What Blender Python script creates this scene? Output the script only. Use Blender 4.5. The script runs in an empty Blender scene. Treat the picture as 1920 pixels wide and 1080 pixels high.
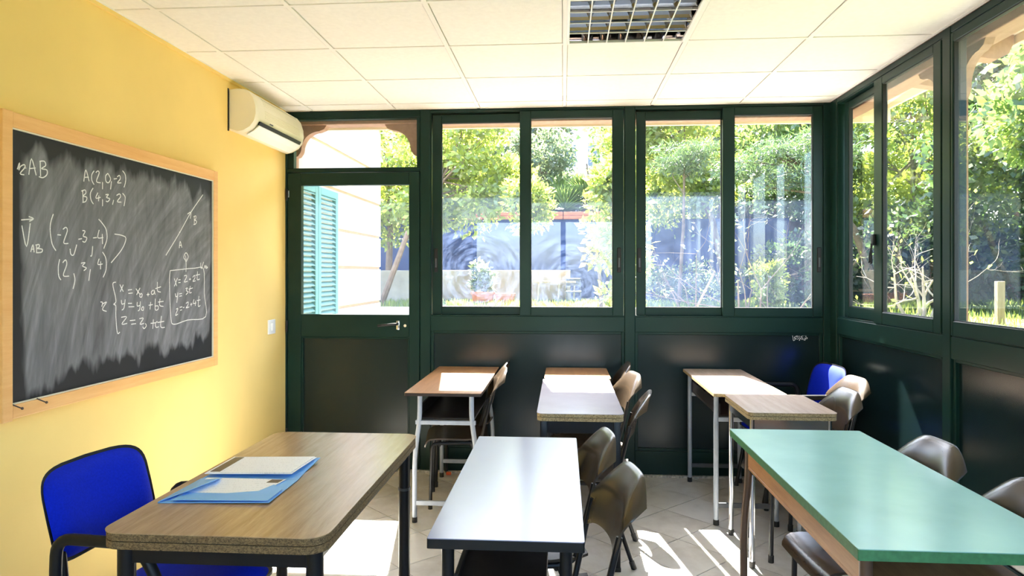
import bpy, bmesh, math, random
import numpy as np
from mathutils import Vector, Matrix

scene = bpy.context.scene
C = scene.collection
R = math.radians

# ---------------------------------------------------------------- camera
CAM_Z = 1.40
cam_d = bpy.data.cameras.new('camera')
cam = bpy.data.objects.new('camera', cam_d)
C.objects.link(cam)
cam.location = (0, 0, CAM_Z)
cam.rotation_euler = (R(90), 0, math.atan(96 / 1310))
cam_d.sensor_width = 36
cam_d.lens = 1310 / 1920 * 36
cam_d.shift_y = -28 / 1920
cam_d.clip_start = 0.05
cam_d.clip_end = 300
scene.camera = cam

# ---------------------------------------------------------------- sky, sun, exposure
SUN_EL, SUN_AZ = R(47.9), R(9.0)
world = bpy.data.worlds.new('sky')
scene.world = world
world.use_nodes = True
wn = world.node_tree
wn.nodes.clear()
w_out = wn.nodes.new('ShaderNodeOutputWorld')
w_bg = wn.nodes.new('ShaderNodeBackground')
w_sky = wn.nodes.new('ShaderNodeTexSky')
w_sky.sky_type = 'NISHITA'
w_sky.sun_disc = False
w_sky.sun_elevation = SUN_EL
w_sky.sun_rotation = -SUN_AZ
w_sky.air_density = 1.0
w_sky.dust_density = 1.6
w_sky.ozone_density = 1.5
w_bg.inputs['Strength'].default_value = 0.28
wn.links.new(w_sky.outputs[0], w_bg.inputs['Color'])
wn.links.new(w_bg.outputs[0], w_out.inputs['Surface'])

sun_d = bpy.data.lights.new('sun', 'SUN')
sun_d.energy = 13.0
sun_d.angle = R(0.53)
sun_d.color = (1.0, 0.94, 0.84)
sun = bpy.data.objects.new('sun', sun_d)
C.objects.link(sun)
sdir = Vector((math.sin(SUN_AZ) * math.cos(SUN_EL), -math.cos(SUN_AZ) * math.cos(SUN_EL), -math.sin(SUN_EL)))
sun.rotation_euler = sdir.to_track_quat('-Z', 'Y').to_euler()
sun.location = (-3, 20, 22)

vs = scene.view_settings
vs.view_transform = 'Standard'
vs.look = 'None'
vs.gamma = 1
vs.use_curve_mapping = False
vs.exposure = 2.82
scene.cycles.use_denoising = True
scene.cycles.max_bounces = 12
scene.cycles.diffuse_bounces = 7
scene.cycles.glossy_bounces = 4
scene.cycles.transmission_bounces = 8
scene.cycles.transparent_max_bounces = 24
scene.cycles.caustics_reflective = False
scene.cycles.caustics_refractive = False
scene.cycles.sample_clamp_indirect = 8.0

# ---------------------------------------------------------------- helpers
def tag(o, label=None, cat=None, group=None, kind=None):
    if label: o['label'] = label
    if cat: o['category'] = cat
    if group: o['group'] = group
    if kind: o['kind'] = kind
    return o

def empty(name, loc=(0, 0, 0), rz=0.0, label=None, cat=None, group=None, kind=None):
    o = bpy.data.objects.new(name, None)
    C.objects.link(o)
    o.empty_display_size = 0.1
    o.location = loc
    o.rotation_euler = (0, 0, rz)
    return tag(o, label, cat, group, kind)

class MB:
    """collects shapes for ONE mesh"""
    def __init__(s):
        s.v = []; s.f = []
    def add(s, vs, fs):
        b = len(s.v)
        s.v += [tuple(p) for p in vs]
        s.f += [tuple(i + b for i in f) for f in fs]
        return s
    def box(s, x0, x1, y0, y1, z0, z1):
        return s.add([(x0,y0,z0),(x1,y0,z0),(x1,y1,z0),(x0,y1,z0),(x0,y0,z1),(x1,y0,z1),(x1,y1,z1),(x0,y1,z1)],
                     [(0,3,2,1),(4,5,6,7),(0,1,5,4),(1,2,6,5),(2,3,7,6),(3,0,4,7)])
    def rbox(s, x0, x1, y0, y1, z0, z1, bev=0.004, seg=2):
        bm = bmesh.new()
        bmesh.ops.create_cube(bm, size=1.0)
        for v in bm.verts:
            v.co = Vector(((x0+x1)/2 + v.co.x*(x1-x0), (y0+y1)/2 + v.co.y*(y1-y0), (z0+z1)/2 + v.co.z*(z1-z0)))
        bev = min(bev, 0.45*min(x1-x0, y1-y0, z1-z0))
        bmesh.ops.bevel(bm, geom=list(bm.edges), offset=bev, segments=seg, profile=0.5, affect='EDGES')
        bm.verts.index_update()
        s.add([v.co[:] for v in bm.verts], [[v.index for v in f.verts] for f in bm.faces])
        bm.free()
        return s
    def prism(s, poly, a, b, axis='z'):
        """poly of 2D points extruded from a to b along an axis (x: poly=(y,z); y: poly=(x,z); z: poly=(x,y))"""
        n = len(poly)
        def P(p, t):
            return {'x': (t, p[0], p[1]), 'y': (p[0], t, p[1]), 'z': (p[0], p[1], t)}[axis]
        vs = [P(p, a) for p in poly] + [P(p, b) for p in poly]
        fs = [tuple(range(n-1, -1, -1)), tuple(range(n, 2*n))]
        fs += [(i, (i+1) % n, n + (i+1) % n, n + i) for i in range(n)]
        return s.add(vs, fs)
    def tube(s, pts, r, n=10, cap=True):
        pts = [Vector(p) for p in pts]
        rs = r if isinstance(r, (list, tuple)) else [r]*len(pts)
        t0 = (pts[1]-pts[0]).normalized()
        up = Vector((0,0,1)) if abs(t0.z) < 0.9 else Vector((1,0,0))
        nrm = t0.cross(up).normalized()
        vs = []; fs = []
        for i, p in enumerate(pts):
            if i == 0: t = pts[1]-pts[0]
            elif i == len(pts)-1: t = pts[-1]-pts[-2]
            else: t = (pts[i+1]-pts[i]).normalized() + (pts[i]-pts[i-1]).normalized()
            t.normalize()
            nrm = (nrm - t*nrm.dot(t)).normalized()
            bn = t.cross(nrm)
            for k in range(n):
                a = 2*math.pi*k/n
                vs.append(p + (nrm*math.cos(a) + bn*math.sin(a))*rs[i])
        for i in range(len(pts)-1):
            for k in range(n):
                fs.append((i*n+k, i*n+(k+1) % n, (i+1)*n+(k+1) % n, (i+1)*n+k))
        if cap:
            fs.append(tuple(range(n-1, -1, -1)))
            fs.append(tuple(range((len(pts)-1)*n, len(pts)*n)))
        return s.add(vs, fs)
    def build(s, name, mat, parent=None, smooth=False, loc=None, ang=35):
        me = bpy.data.meshes.new(name)
        me.from_pydata(s.v, [], s.f)
        bm = bmesh.new(); bm.from_mesh(me)
        bmesh.ops.recalc_face_normals(bm, faces=bm.faces)
        bm.to_mesh(me); bm.free()
        if smooth:
            me.shade_smooth()
            me.set_sharp_from_angle(angle=R(ang))
        me.materials.append(mat)
        o = bpy.data.objects.new(name, me)
        C.objects.link(o)
        if parent: o.parent = parent
        if loc: o.location = loc
        return o

def fillet(pts, rad, n=5):
    pts = [Vector(p) for p in pts]
    out = [pts[0]]
    for i in range(1, len(pts)-1):
        a, b, c = pts[i-1], pts[i], pts[i+1]
        r = min(rad, 0.48*(a-b).length, 0.48*(c-b).length)
        p0 = b + (a-b).normalized()*r; p1 = b + (c-b).normalized()*r
        for k in range(n+1):
            t = k/n
            out.append(p0*(1-t)**2 + b*2*t*(1-t) + p1*t*t)
    out.append(pts[-1])
    return out

def rrect(x0, x1, y0, y1, r, n=6):
    p = []
    for cx, cy, a in ((x1-r, y1-r, 0), (x0+r, y1-r, 90), (x0+r, y0+r, 180), (x1-r, y0+r, 270)):
        for k in range(n+1):
            t = R(a + 90*k/n)
            p.append((cx + r*math.cos(t), cy + r*math.sin(t)))
    return p

def copy_tree(o, parent=None):
    c = o.copy(); C.objects.link(c)
    if parent: c.parent = parent
    for ch in list(o.children):
        copy_tree(ch, c)
    return c

# ---------------------------------------------------------------- materials
def newmat(name):
    m = bpy.data.materials.new(name)
    m.use_nodes = True
    nt = m.node_tree
    nt.nodes.clear()
    out = nt.nodes.new('ShaderNodeOutputMaterial')
    return m, nt, out

def nd(nt, typ, **kw):
    n = nt.nodes.new(typ)
    for k, v in kw.items():
        if k in n.inputs: n.inputs[k].default_value = v
        else: setattr(n, k, v)
    return n

def ramp(nt, fac, stops):
    r = nt.nodes.new('ShaderNodeValToRGB')
    el = r.color_ramp.elements
    while len(el) < len(stops): el.new(0.5)
    for e, (p, c) in zip(el, stops):
        e.position = p
        e.color = (c[0], c[1], c[2], 1) if len(c) == 3 else c
    nt.links.new(fac, r.inputs['Fac'])
    return r.outputs['Color']

def coords(nt, scale=(1,1,1), rot=(0,0,0), loc=(0,0,0), space='Object'):
    tc = nt.nodes.new('ShaderNodeTexCoord')
    mp = nt.nodes.new('ShaderNodeMapping')
    mp.inputs['Scale'].default_value = scale
    mp.inputs['Rotation'].default_value = rot
    mp.inputs['Location'].default_value = loc
    nt.links.new(tc.outputs[space], mp.inputs['Vector'])
    return mp.outputs['Vector']

def noise(nt, vec, scale, detail=3, rough=0.55, dist=0.0):
    n = nd(nt, 'ShaderNodeTexNoise', Scale=scale, Detail=detail, Roughness=rough, Distortion=dist)
    nt.links.new(vec, n.inputs['Vector'])
    return n.outputs['Fac']

def math_(nt, op, a, b=None, c=None, clamp=False):
    m = nt.nodes.new('ShaderNodeMath'); m.operation = op; m.use_clamp = clamp
    for i, x in enumerate((a, b, c)):
        if x is None: continue
        if hasattr(x, 'links') or hasattr(x, 'is_output'): nt.links.new(x, m.inputs[i])
        else: m.inputs[i].default_value = x
    return m.outputs[0]

def mixc(nt, fac, a, b):
    m = nt.nodes.new('ShaderNodeMix'); m.data_type = 'RGBA'
    for sock, x in ((m.inputs[0], fac), (m.inputs[6], a), (m.inputs[7], b)):
        if hasattr(x, 'is_output'): nt.links.new(x, sock)
        elif isinstance(x, (int, float)): sock.default_value = x
        else: sock.default_value = (x[0], x[1], x[2], 1)
    return m.outputs[2]

def princ(nt, out, col, rough=0.5, metal=0.0, spec=0.5, bump=None, bstr=0.1, bdist=0.002, **kw):
    p = nt.nodes.new('ShaderNodeBsdfPrincipled')
    if hasattr(col, 'is_output'): nt.links.new(col, p.inputs['Base Color'])
    else: p.inputs['Base Color'].default_value = (*col, 1)
    if hasattr(rough, 'is_output'): nt.links.new(rough, p.inputs['Roughness'])
    else: p.inputs['Roughness'].default_value = rough
    p.inputs['Metallic'].default_value = metal
    p.inputs['Specular IOR Level'].default_value = spec
    for k, v in kw.items(): p.inputs[k].default_value = v
    if bump is not None:
        b = nd(nt, 'ShaderNodeBump', Strength=bstr, Distance=bdist)
        nt.links.new(bump, b.inputs['Height'])
        nt.links.new(b.outputs[0], p.inputs['Normal'])
    nt.links.new(p.outputs[0], out.inputs['Surface'])
    return p

def paint(name, col, rough=0.5, var=0.12, scale=6, metal=0.0, spec=0.5, bscale=None, bstr=0.08, **kw):
    m, nt, out = newmat(name)
    v = coords(nt)
    f = noise(nt, v, scale, 4)
    lo = tuple(c*(1-var) for c in col); hi = tuple(min(1, c*(1+var)) for c in col)
    c = ramp(nt, f, [(0.3, lo), (0.7, hi)])
    b = noise(nt, v, bscale, 2) if bscale else None
    princ(nt, out, c, rough, metal, spec, b, bstr, **kw)
    return m

def wood(name, c1, c2, axis='y', rough=0.35, scale=1.0, spec=0.5):
    m, nt, out = newmat(name)
    sc = {'x': (1.2, 16, 16), 'y': (16, 1.2, 16), 'z': (16, 16, 1.2)}[axis]
    v = coords(nt, tuple(s*scale for s in sc))
    f = noise(nt, v, 2.2, 5, 0.6, 0.6)
    v2 = coords(nt, tuple(s*scale*5 for s in sc))
    f2 = noise(nt, v2, 3.0, 3, 0.6)
    ff = math_(nt, 'ADD', math_(nt, 'MULTIPLY', f, 0.72), math_(nt, 'MULTIPLY', f2, 0.28))
    c = ramp(nt, ff, [(0.33, c1), (0.66, c2)])
    princ(nt, out, c, rough, 0, spec, f2, 0.03, 0.001)
    return m

def chipboard(name, lo, hi):
    m, nt, out = newmat(name)
    v = coords(nt, (1, 1, 1.6))
    f = noise(nt, v, 160, 3, 0.7)
    f2 = noise(nt, v, 420, 2, 0.6)
    c = ramp(nt, math_(nt, 'ADD', math_(nt, 'MULTIPLY', f, 0.6), math_(nt, 'MULTIPLY', f2, 0.4)), [(0.36, lo), (0.6, hi)])
    princ(nt, out, c, 0.85, 0, 0.2, f, 0.5, 0.002)
    return m

def leafmat(name, col, trans, rough=0.45, tw=0.5, gl=0.08):
    m, nt, out = newmat(name)
    oi = nt.nodes.new('ShaderNodeNewGeometry')
    rnd = oi.outputs['Random Per Island']
    c = ramp(nt, rnd, [(0.0, tuple(x*0.65 for x in col)), (0.6, col), (1.0, tuple(min(1, x*1.35) for x in col))])
    t = ramp(nt, rnd, [(0.0, tuple(x*0.65 for x in trans)), (0.6, trans), (1.0, tuple(min(1, x*1.3) for x in trans))])
    d = nt.nodes.new('ShaderNodeBsdfDiffuse'); nt.links.new(c, d.inputs['Color'])
    tr = nt.nodes.new('ShaderNodeBsdfTranslucent'); nt.links.new(t, tr.inputs['Color'])
    g = nd(nt, 'ShaderNodeBsdfGlossy', Roughness=rough)
    m1 = nd(nt, 'ShaderNodeMixShader', Fac=tw)
    m1.inputs[0].default_value = tw
    nt.links.new(d.outputs[0], m1.inputs[1]); nt.links.new(tr.outputs[0], m1.inputs[2])
    m2 = nt.nodes.new('ShaderNodeMixShader'); m2.inputs[0].default_value = gl
    nt.links.new(m1.outputs[0], m2.inputs[1]); nt.links.new(g.outputs[0], m2.inputs[2])
    nt.links.new(m2.outputs[0], out.inputs['Surface'])
    return m

def glassmat(name, film_z=None, haze=0.05, clear=0.008, seed=0.0, arc=None, refl=1.0):
    """window pane: see-through with a mirror share; a dusty film (which catches real light) up to film_z, with wiping arcs"""
    m, nt, out = newmat(name)
    tr = nd(nt, 'ShaderNodeBsdfTransparent', Color=(0.97, 0.985, 0.98, 1))
    gl = nd(nt, 'ShaderNodeBsdfGlossy', Roughness=0.0)
    ge = nt.nodes.new('ShaderNodeNewGeometry')
    dt = nt.nodes.new('ShaderNodeVectorMath'); dt.operation = 'DOT_PRODUCT'
    nt.links.new(ge.outputs['Normal'], dt.inputs[0]); nt.links.new(ge.outputs['Incoming'], dt.inputs[1])
    cs = math_(nt, 'SUBTRACT', 1.0, math_(nt, 'ABSOLUTE', dt.outputs['Value']))
    fr = math_(nt, 'MULTIPLY_ADD', math_(nt, 'POWER', cs, 5.0), 0.96, 0.04)
    ms = nt.nodes.new('ShaderNodeMixShader')
    nt.links.new(math_(nt, 'MULTIPLY', fr, refl), ms.inputs[0])
    nt.links.new(tr.outputs[0], ms.inputs[1]); nt.links.new(gl.outputs[0], ms.inputs[2])
    tl = nd(nt, 'ShaderNodeBsdfTranslucent', Color=(0.40, 0.55, 0.98, 1))
    df = nd(nt, 'ShaderNodeBsdfDiffuse', Color=(0.40, 0.55, 0.98, 1))
    hz = nt.nodes.new('ShaderNodeMixShader'); hz.inputs[0].default_value = 0.4
    nt.links.new(tl.outputs[0], hz.inputs[1]); nt.links.new(df.outputs[0], hz.inputs[2])
    tc = nt.nodes.new('ShaderNodeTexCoord')
    v = coords(nt, (1,1,1), (0,0,0), (seed, seed*2, seed))
    n1 = noise(nt, v, 5.0, 5, 0.65, 0.8)
    n2 = noise(nt, v, 45.0, 3, 0.6)
    dirt = math_(nt, 'ADD', math_(nt, 'MULTIPLY', n1, 1.3), math_(nt, 'MULTIPLY', n2, 0.35))
    dirt = math_(nt, 'SUBTRACT', dirt, 0.3, clamp=True)
    amount = math_(nt, 'MULTIPLY', dirt, haze)
    sep = nt.nodes.new('ShaderNodeSeparateXYZ')
    nt.links.new(tc.outputs['Object'], sep.inputs[0])
    if arc:
        ax, az = arc
        dx = math_(nt, 'SUBTRACT', sep.outputs['X'], ax); dz = math_(nt, 'SUBTRACT', sep.outputs['Z'], az)
        rr = math_(nt, 'SQRT', math_(nt, 'ADD', math_(nt, 'MULTIPLY', dx, dx), math_(nt, 'MULTIPLY', dz, dz)))
        cb = nt.nodes.new('ShaderNodeCombineXYZ')
        nt.links.new(rr, cb.inputs[0])
        nt.links.new(math_(nt, 'MULTIPLY', math_(nt, 'ARCTAN2', dz, dx), 0.06), cb.inputs[1])
        ra = noise(nt, cb.outputs[0], 26.0, 4, 0.7)
        am = ramp(nt, ra, [(0.40, (0.05, 0.05, 0.05)), (0.64, (2.2, 2.2, 2.2))])
        inner = ramp(nt, rr, [(0.30, (1, 1, 1)), (0.42, (0, 0, 0))])
        am = mixc(nt, inner, (0.8, 0.8, 0.8), am)
        amount = math_(nt, 'MULTIPLY', amount, am)
    if film_z is not None:
        below = math_(nt, 'LESS_THAN', sep.outputs['Z'], film_z)
        amount = math_(nt, 'MULTIPLY', amount, below)
    amount = math_(nt, 'ADD', amount, clear, clamp=True)
    mx = nt.nodes.new('ShaderNodeMixShader')
    nt.links.new(amount, mx.inputs[0])
    nt.links.new(ms.outputs[0], mx.inputs[1]); nt.links.new(hz.outputs[0], mx.inputs[2])
    nt.links.new(mx.outputs[0], out.inputs['Surface'])
    return m

M = {}
M['yellow'] = paint('yellow_plaster', (0.90, 0.655, 0.235), 0.7, 0.05, 1.3, spec=0.25, bscale=90, bstr=0.05)
M['green'] = paint('dark_green_enamel', (0.0060, 0.024, 0.019), 0.32, 0.15, 3, spec=0.2)
M['panel'] = paint('dark_green_panel', (0.0040, 0.013, 0.014), 0.25, 0.04, 1.5, spec=0.34)
M['gasket'] = paint('black_gasket', (0.01, 0.01, 0.01), 0.6)
M['ceil'] = paint('mineral_ceiling_tile', (0.86, 0.84, 0.79), 0.9, 0.03, 40, spec=0.1, bscale=120, bstr=0.25)
M['grid'] = paint('white_ceiling_grid', (0.84, 0.82, 0.77), 0.6, 0.02, 3)
M['white'] = paint('white_plastic', (0.82, 0.82, 0.80), 0.4, 0.03, 3)
M['cream'] = paint('cream_plastic', (0.80, 0.75, 0.60), 0.38, 0.04, 3)
M['creamdark'] = paint('cream_plastic_shade', (0.70, 0.64, 0.46), 0.45, 0.04, 3)
M['black'] = paint('black_plastic', (0.010, 0.010, 0.011), 0.45, spec=0.3)
M['blackmetal'] = paint('black_painted_tube', (0.008, 0.008, 0.010), 0.36, spec=0.3)
M['greymetal'] = paint('grey_painted_tube', (0.33, 0.36, 0.42), 0.35, 0.1, 20)
M['darkgrey'] = paint('dark_grey_metal', (0.05, 0.055, 0.065), 0.4)
M['brownmetal'] = paint('brown_painted_tube', (0.13, 0.075, 0.05), 0.32)
M['chrome'] = paint('chrome', (0.75, 0.75, 0.78), 0.18, 0.03, 3, metal=1.0)
M['mirror'] = paint('mirror_louvre', (0.46, 0.46, 0.47), 0.06, 0.02, 3, metal=1.0)
M['brownshell'] = paint('brown_moulded_plastic', (0.050, 0.034, 0.022), 0.27, 0.15, 8)
M['boardframe'] = wood('orange_pine', (0.80, 0.41, 0.14), (0.88, 0.51, 0.20), 'y', 0.5)
M['oak'] = wood('brown_oak_laminate', (0.33, 0.20, 0.10), (0.50, 0.33, 0.18), 'y', 0.24, spec=0.8)
M['oakpale'] = wood('pale_worn_laminate', (0.44, 0.32, 0.25), (0.58, 0.45, 0.36), 'y', 0.25)
M['oakred'] = wood('orange_brown_laminate', (0.36, 0.17, 0.065), (0.50, 0.27, 0.12), 'y', 0.3)
M['whitelam'] = paint('white_lilac_laminate', (0.37, 0.37, 0.52), 0.22, 0.03, 3)
M['lilaclam'] = paint('grey_lilac_laminate', (0.46, 0.43, 0.50), 0.22, 0.06, 5)
M['greenlam'] = paint('mint_green_laminate', (0.34, 0.60, 0.53), 0.22, 0.06, 5)
M['greenedge'] = paint('green_edge', (0.055, 0.20, 0.085), 0.5, 0.2, 60)
M['chip'] = chipboard('chipboard', (0.10, 0.065, 0.03), (0.55, 0.41, 0.22))
M['chipdark'] = chipboard('dark_chipboard', (0.045, 0.028, 0.014), (0.26, 0.17, 0.08))
M['shelfwood'] = wood('orange_plywood', (0.40, 0.18, 0.07), (0.55, 0.28, 0.12), 'y', 0.45)
M['shelfdark'] = paint('dark_brown_shelf', (0.035, 0.024, 0.02), 0.3, 0.3, 12)
M['blueseat'] = paint('royal_blue_fabric', (0.002, 0.018, 0.50), 0.8, 0.12, 160, spec=0.12, bscale=500, bstr=0.3)
M['folder'] = paint('sky_blue_card', (0.20, 0.47, 0.88), 0.5, 0.05, 5)
M['bluebright'] = M['folder']
M['rubber'] = paint('rubber_foot', (0.015, 0.014, 0.014), 0.7)
M['chalk'] = paint('white_chalk', (0.78, 0.78, 0.78), 0.9, 0.2, 300)
M['nail'] = paint('rusty_nail', (0.08, 0.05, 0.04), 0.5)
M['orange'] = paint('orange_scrap', (0.8, 0.12, 0.03), 0.5)

def board_mat():
    m, nt, out = newmat('chalkboard_slate')
    def streak(rx, sc, scale, dist):
        v = coords(nt, sc, (rx, 0, 0))
        return noise(nt, v, scale, 5, 0.62, dist)
    s1 = streak(R(28), (1, 7, 1.0), 2.6, 0.9)
    s2 = streak(R(-8), (1, 9, 1.0), 3.4, 0.5)
    tc0 = nt.nodes.new('ShaderNodeTexCoord')
    sp0 = nt.nodes.new('ShaderNodeSeparateXYZ'); nt.links.new(tc0.outputs['Object'], sp0.inputs[0])
    ay = math_(nt, 'SUBTRACT', sp0.outputs['Y'], 1.2); az = math_(nt, 'ADD', sp0.outputs['Z'], 0.2)
    rr = math_(nt, 'SQRT', math_(nt, 'ADD', math_(nt, 'MULTIPLY', ay, ay), math_(nt, 'MULTIPLY', az, az)))
    cb = nt.nodes.new('ShaderNodeCombineXYZ')
    nt.links.new(math_(nt, 'MULTIPLY', rr, 9.0), cb.inputs[0]); nt.links.new(math_(nt, 'MULTIPLY', math_(nt, 'ARCTAN2', az, ay), 1.6), cb.inputs[1])
    s3 = noise(nt, cb.outputs[0], 1.9, 5, 0.62, 0.7)
    st = math_(nt, 'ADD', math_(nt, 'ADD', math_(nt, 'MULTIPLY', s1, 0.22), math_(nt, 'MULTIPLY', s2, 0.22)), math_(nt, 'MULTIPLY', s3, 0.58))
    sm = ramp(nt, st, [(0.38, (0.28, 0.28, 0.28)), (0.53, (0.55, 0.55, 0.55)), (0.70, (1, 1, 1))])
    tc = nt.nodes.new('ShaderNodeTexCoord')
    sep = nt.nodes.new('ShaderNodeSeparateXYZ'); nt.links.new(tc.outputs['Object'], sep.inputs[0])
    y, z = sep.outputs['Y'], sep.outputs['Z']
    edge = noise(nt, coords(nt, (1, 1, 0.25)), 9.0, 3, 0.6)
    jag = math_(nt, 'MULTIPLY', math_(nt, 'SUBTRACT', edge, 0.5), 0.30)
    lowb = math_(nt, 'ADD', math_(nt, 'MULTIPLY_ADD', y, 0.055, 0.115), jag)
    def sstep(x, a, w):
        return math_(nt, 'DIVIDE', math_(nt, 'SUBTRACT', x, a), w, clamp=True)
    k = math_(nt, 'MULTIPLY', sstep(z, lowb, 0.035), sstep(math_(nt, 'MULTIPLY', z, -1.0), math_(nt, 'ADD', jag, -0.99), 0.05))
    k = math_(nt, 'MULTIPLY', k, sstep(math_(nt, 'ADD', y, math_(nt, 'MULTIPLY', jag, 0.4)), -0.69, 0.03))
    k = math_(nt, 'MULTIPLY', k, sstep(math_(nt, 'MULTIPLY', math_(nt, 'ADD', y, math_(nt, 'MULTIPLY', jag, 0.4)), -1.0), -0.685, 0.03))
    f = math_(nt, 'MULTIPLY', k, sm)
    c = mixc(nt, f, (0.016, 0.017, 0.021), (0.29, 0.295, 0.325))
    princ(nt, out, c, 0.55, 0, 0.35)
    return m

def tile_mat():
    m, nt, out = newmat('beige_floor_tile')
    v = coords(nt)
    f = noise(nt, v, 3.0, 6, 0.65, 0.7)
    f2 = noise(nt, v, 11.0, 4, 0.6)
    oi = nt.nodes.new('ShaderNodeObjectInfo')
    ff = math_(nt, 'ADD', math_(nt, 'MULTIPLY', f, 0.6), math_(nt, 'MULTIPLY', f2, 0.25))
    ff = math_(nt, 'ADD', ff, math_(nt, 'MULTIPLY', oi.outputs['Random'], 0.15))
    c = ramp(nt, ff, [(0.36, (0.60, 0.57, 0.53)), (0.52, (0.74, 0.72, 0.69)), (0.7, (0.80, 0.78, 0.75))])
    princ(nt, out, c, 0.22, 0, 0.5, f2, 0.02)
    return m

def paper_mat():
    m, nt, out = newmat('printed_paper')
    v = coords(nt)
    w = nd(nt, 'ShaderNodeTexWave', Scale=16.0); w.bands_direction = 'Y'
    nt.links.new(v, w.inputs['Vector'])
    n = noise(nt, coords(nt, (60, 14, 1)), 3.0, 2)
    k = math_(nt, 'MULTIPLY', math_(nt, 'GREATER_THAN', w.outputs['Fac'], 0.9), math_(nt, 'GREATER_THAN', n, 0.54))
    c = mixc(nt, math_(nt, 'MULTIPLY', k, 0.3), (0.88, 0.88, 0.90), (0.30, 0.30, 0.33))
    princ(nt, out, c, 0.6)
    return m

M['board'] = board_mat()
M['tile'] = tile_mat()
M['paper'] = paper_mat()
M['grout'] = paint('grey_grout', (0.12, 0.11, 0.10), 0.9)
M['marble'] = paint('speckled_threshold', (0.42, 0.40, 0.36), 0.5, 0.6, 60)
M['render'] = paint('white_render', (0.70, 0.63, 0.57), 0.85, 0.04, 2)
M['joint'] = paint('sandy_joint', (0.50, 0.36, 0.22), 0.9, 0.1, 6)
M['teal'] = paint('teal_painted_shutter', (0.14, 0.36, 0.36), 0.5, 0.08, 4)
M['timber'] = wood('reddish_verandah_timber', (0.30, 0.15, 0.085), (0.42, 0.23, 0.14), 'y', 0.6)
M['timberz'] = wood('reddish_post_timber', (0.30, 0.14, 0.06), (0.42, 0.21, 0.10), 'z', 0.6)
M['soffit'] = paint('cream_soffit', (0.72, 0.62, 0.45), 0.8, 0.05, 2)
M['concrete'] = paint('sky_tinted_concrete', (0.020, 0.040, 0.13), 0.9, 0.45, 1.6, bscale=20, bstr=0.3)  # dark concrete, the blue of the skylight put into its colour
M['beigewall'] = paint('beige_garden_wall', (0.34, 0.29, 0.23), 0.9, 0.25, 3)
M['terracotta'] = paint('terracotta', (0.50, 0.17, 0.085), 0.8, 0.15, 9)
M['paving'] = paint('pale_paving', (0.42, 0.40, 0.37), 0.9, 0.15, 2)
M['soil'] = paint('garden_soil', (0.10, 0.075, 0.05), 1.0, 0.4, 4)
M['lawn'] = paint('lawn_ground', (0.12, 0.16, 0.04), 1.0, 0.4, 8)
M['roof'] = paint('roof_slab', (0.25, 0.2, 0.18), 0.9)
M['houseg'] = paint('white_far_house', (0.75, 0.70, 0.68), 0.9, 0.04, 1)
M['darkglass'] = paint('far_window_glass', (0.08, 0.10, 0.13), 0.1)
M['bark'] = paint('grey_brown_bark', (0.17, 0.12, 0.085), 0.95, 0.35, 12, bscale=30, bstr=0.5)
M['barkpale'] = paint('pale_bark', (0.46, 0.38, 0.30), 0.9, 0.2, 12)
M['stake'] = wood('weathered_stake', (0.30, 0.20, 0.11), (0.42, 0.30, 0.18), 'z', 0.8)
M['leaf_lime'] = leafmat('lime_leaves', (0.18, 0.24, 0.03), (0.42, 0.50, 0.07))
M['leaf_mid'] = leafmat('mid_green_leaves', (0.09, 0.15, 0.03), (0.22, 0.34, 0.06))
M['leaf_dark'] = leafmat('dark_leaves', (0.035, 0.065, 0.022), (0.07, 0.13, 0.035), tw=0.35)
M['leaf_olive'] = leafmat('grey_green_leaves', (0.12, 0.16, 0.08), (0.22, 0.30, 0.13))
M['leaf_cedar'] = leafmat('cedar_needles', (0.05, 0.085, 0.035), (0.12, 0.20, 0.06), tw=0.35)
M['leaf_palm'] = leafmat('palm_blades', (0.13, 0.20, 0.045), (0.34, 0.46, 0.10))
M['grassblade'] = leafmat('grass_blades', (0.12, 0.17, 0.03), (0.30, 0.38, 0.06))

# ================================================================ THE SETTING
LX, RX, BY, CZ, FY = -1.985, 1.80, 4.87, 2.554, -1.7     # left wall, right wall, back wall, ceiling, wall behind the camera

# ---- floor with diagonal tiles
fl = MB().box(LX-0.1, RX+0.1, FY-0.1, BY+0.12, -0.12, -0.006).build('floor', M['grout'])
tag(fl, kind='structure')
TS = 0.325; HD = TS/math.sqrt(2)
def clip(poly, axis, lim, keep_less):
    out = []
    for i in range(len(poly)):
        a, b = poly[i], poly[(i+1) % len(poly)]
        ia = (a[axis] <= lim) == keep_less; ib = (b[axis] <= lim) == keep_less
        if ia: out.append(a)
        if ia != ib:
            t = (lim - a[axis])/(b[axis]-a[axis])
            out.append((a[0]+(b[0]-a[0])*t, a[1]+(b[1]-a[1])*t))
    return out
def whole_tile():
    g = 0.0034
    return [(HD-g, 0), (0, HD-g), (-HD+g, 0), (0, -HD+g)]
proto = None
ox, oy = 0.831, 4.419-HD
x_lo, x_hi, y_lo, y_hi = LX+0.004, RX-0.004, FY+0.004, BY-0.028
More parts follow.
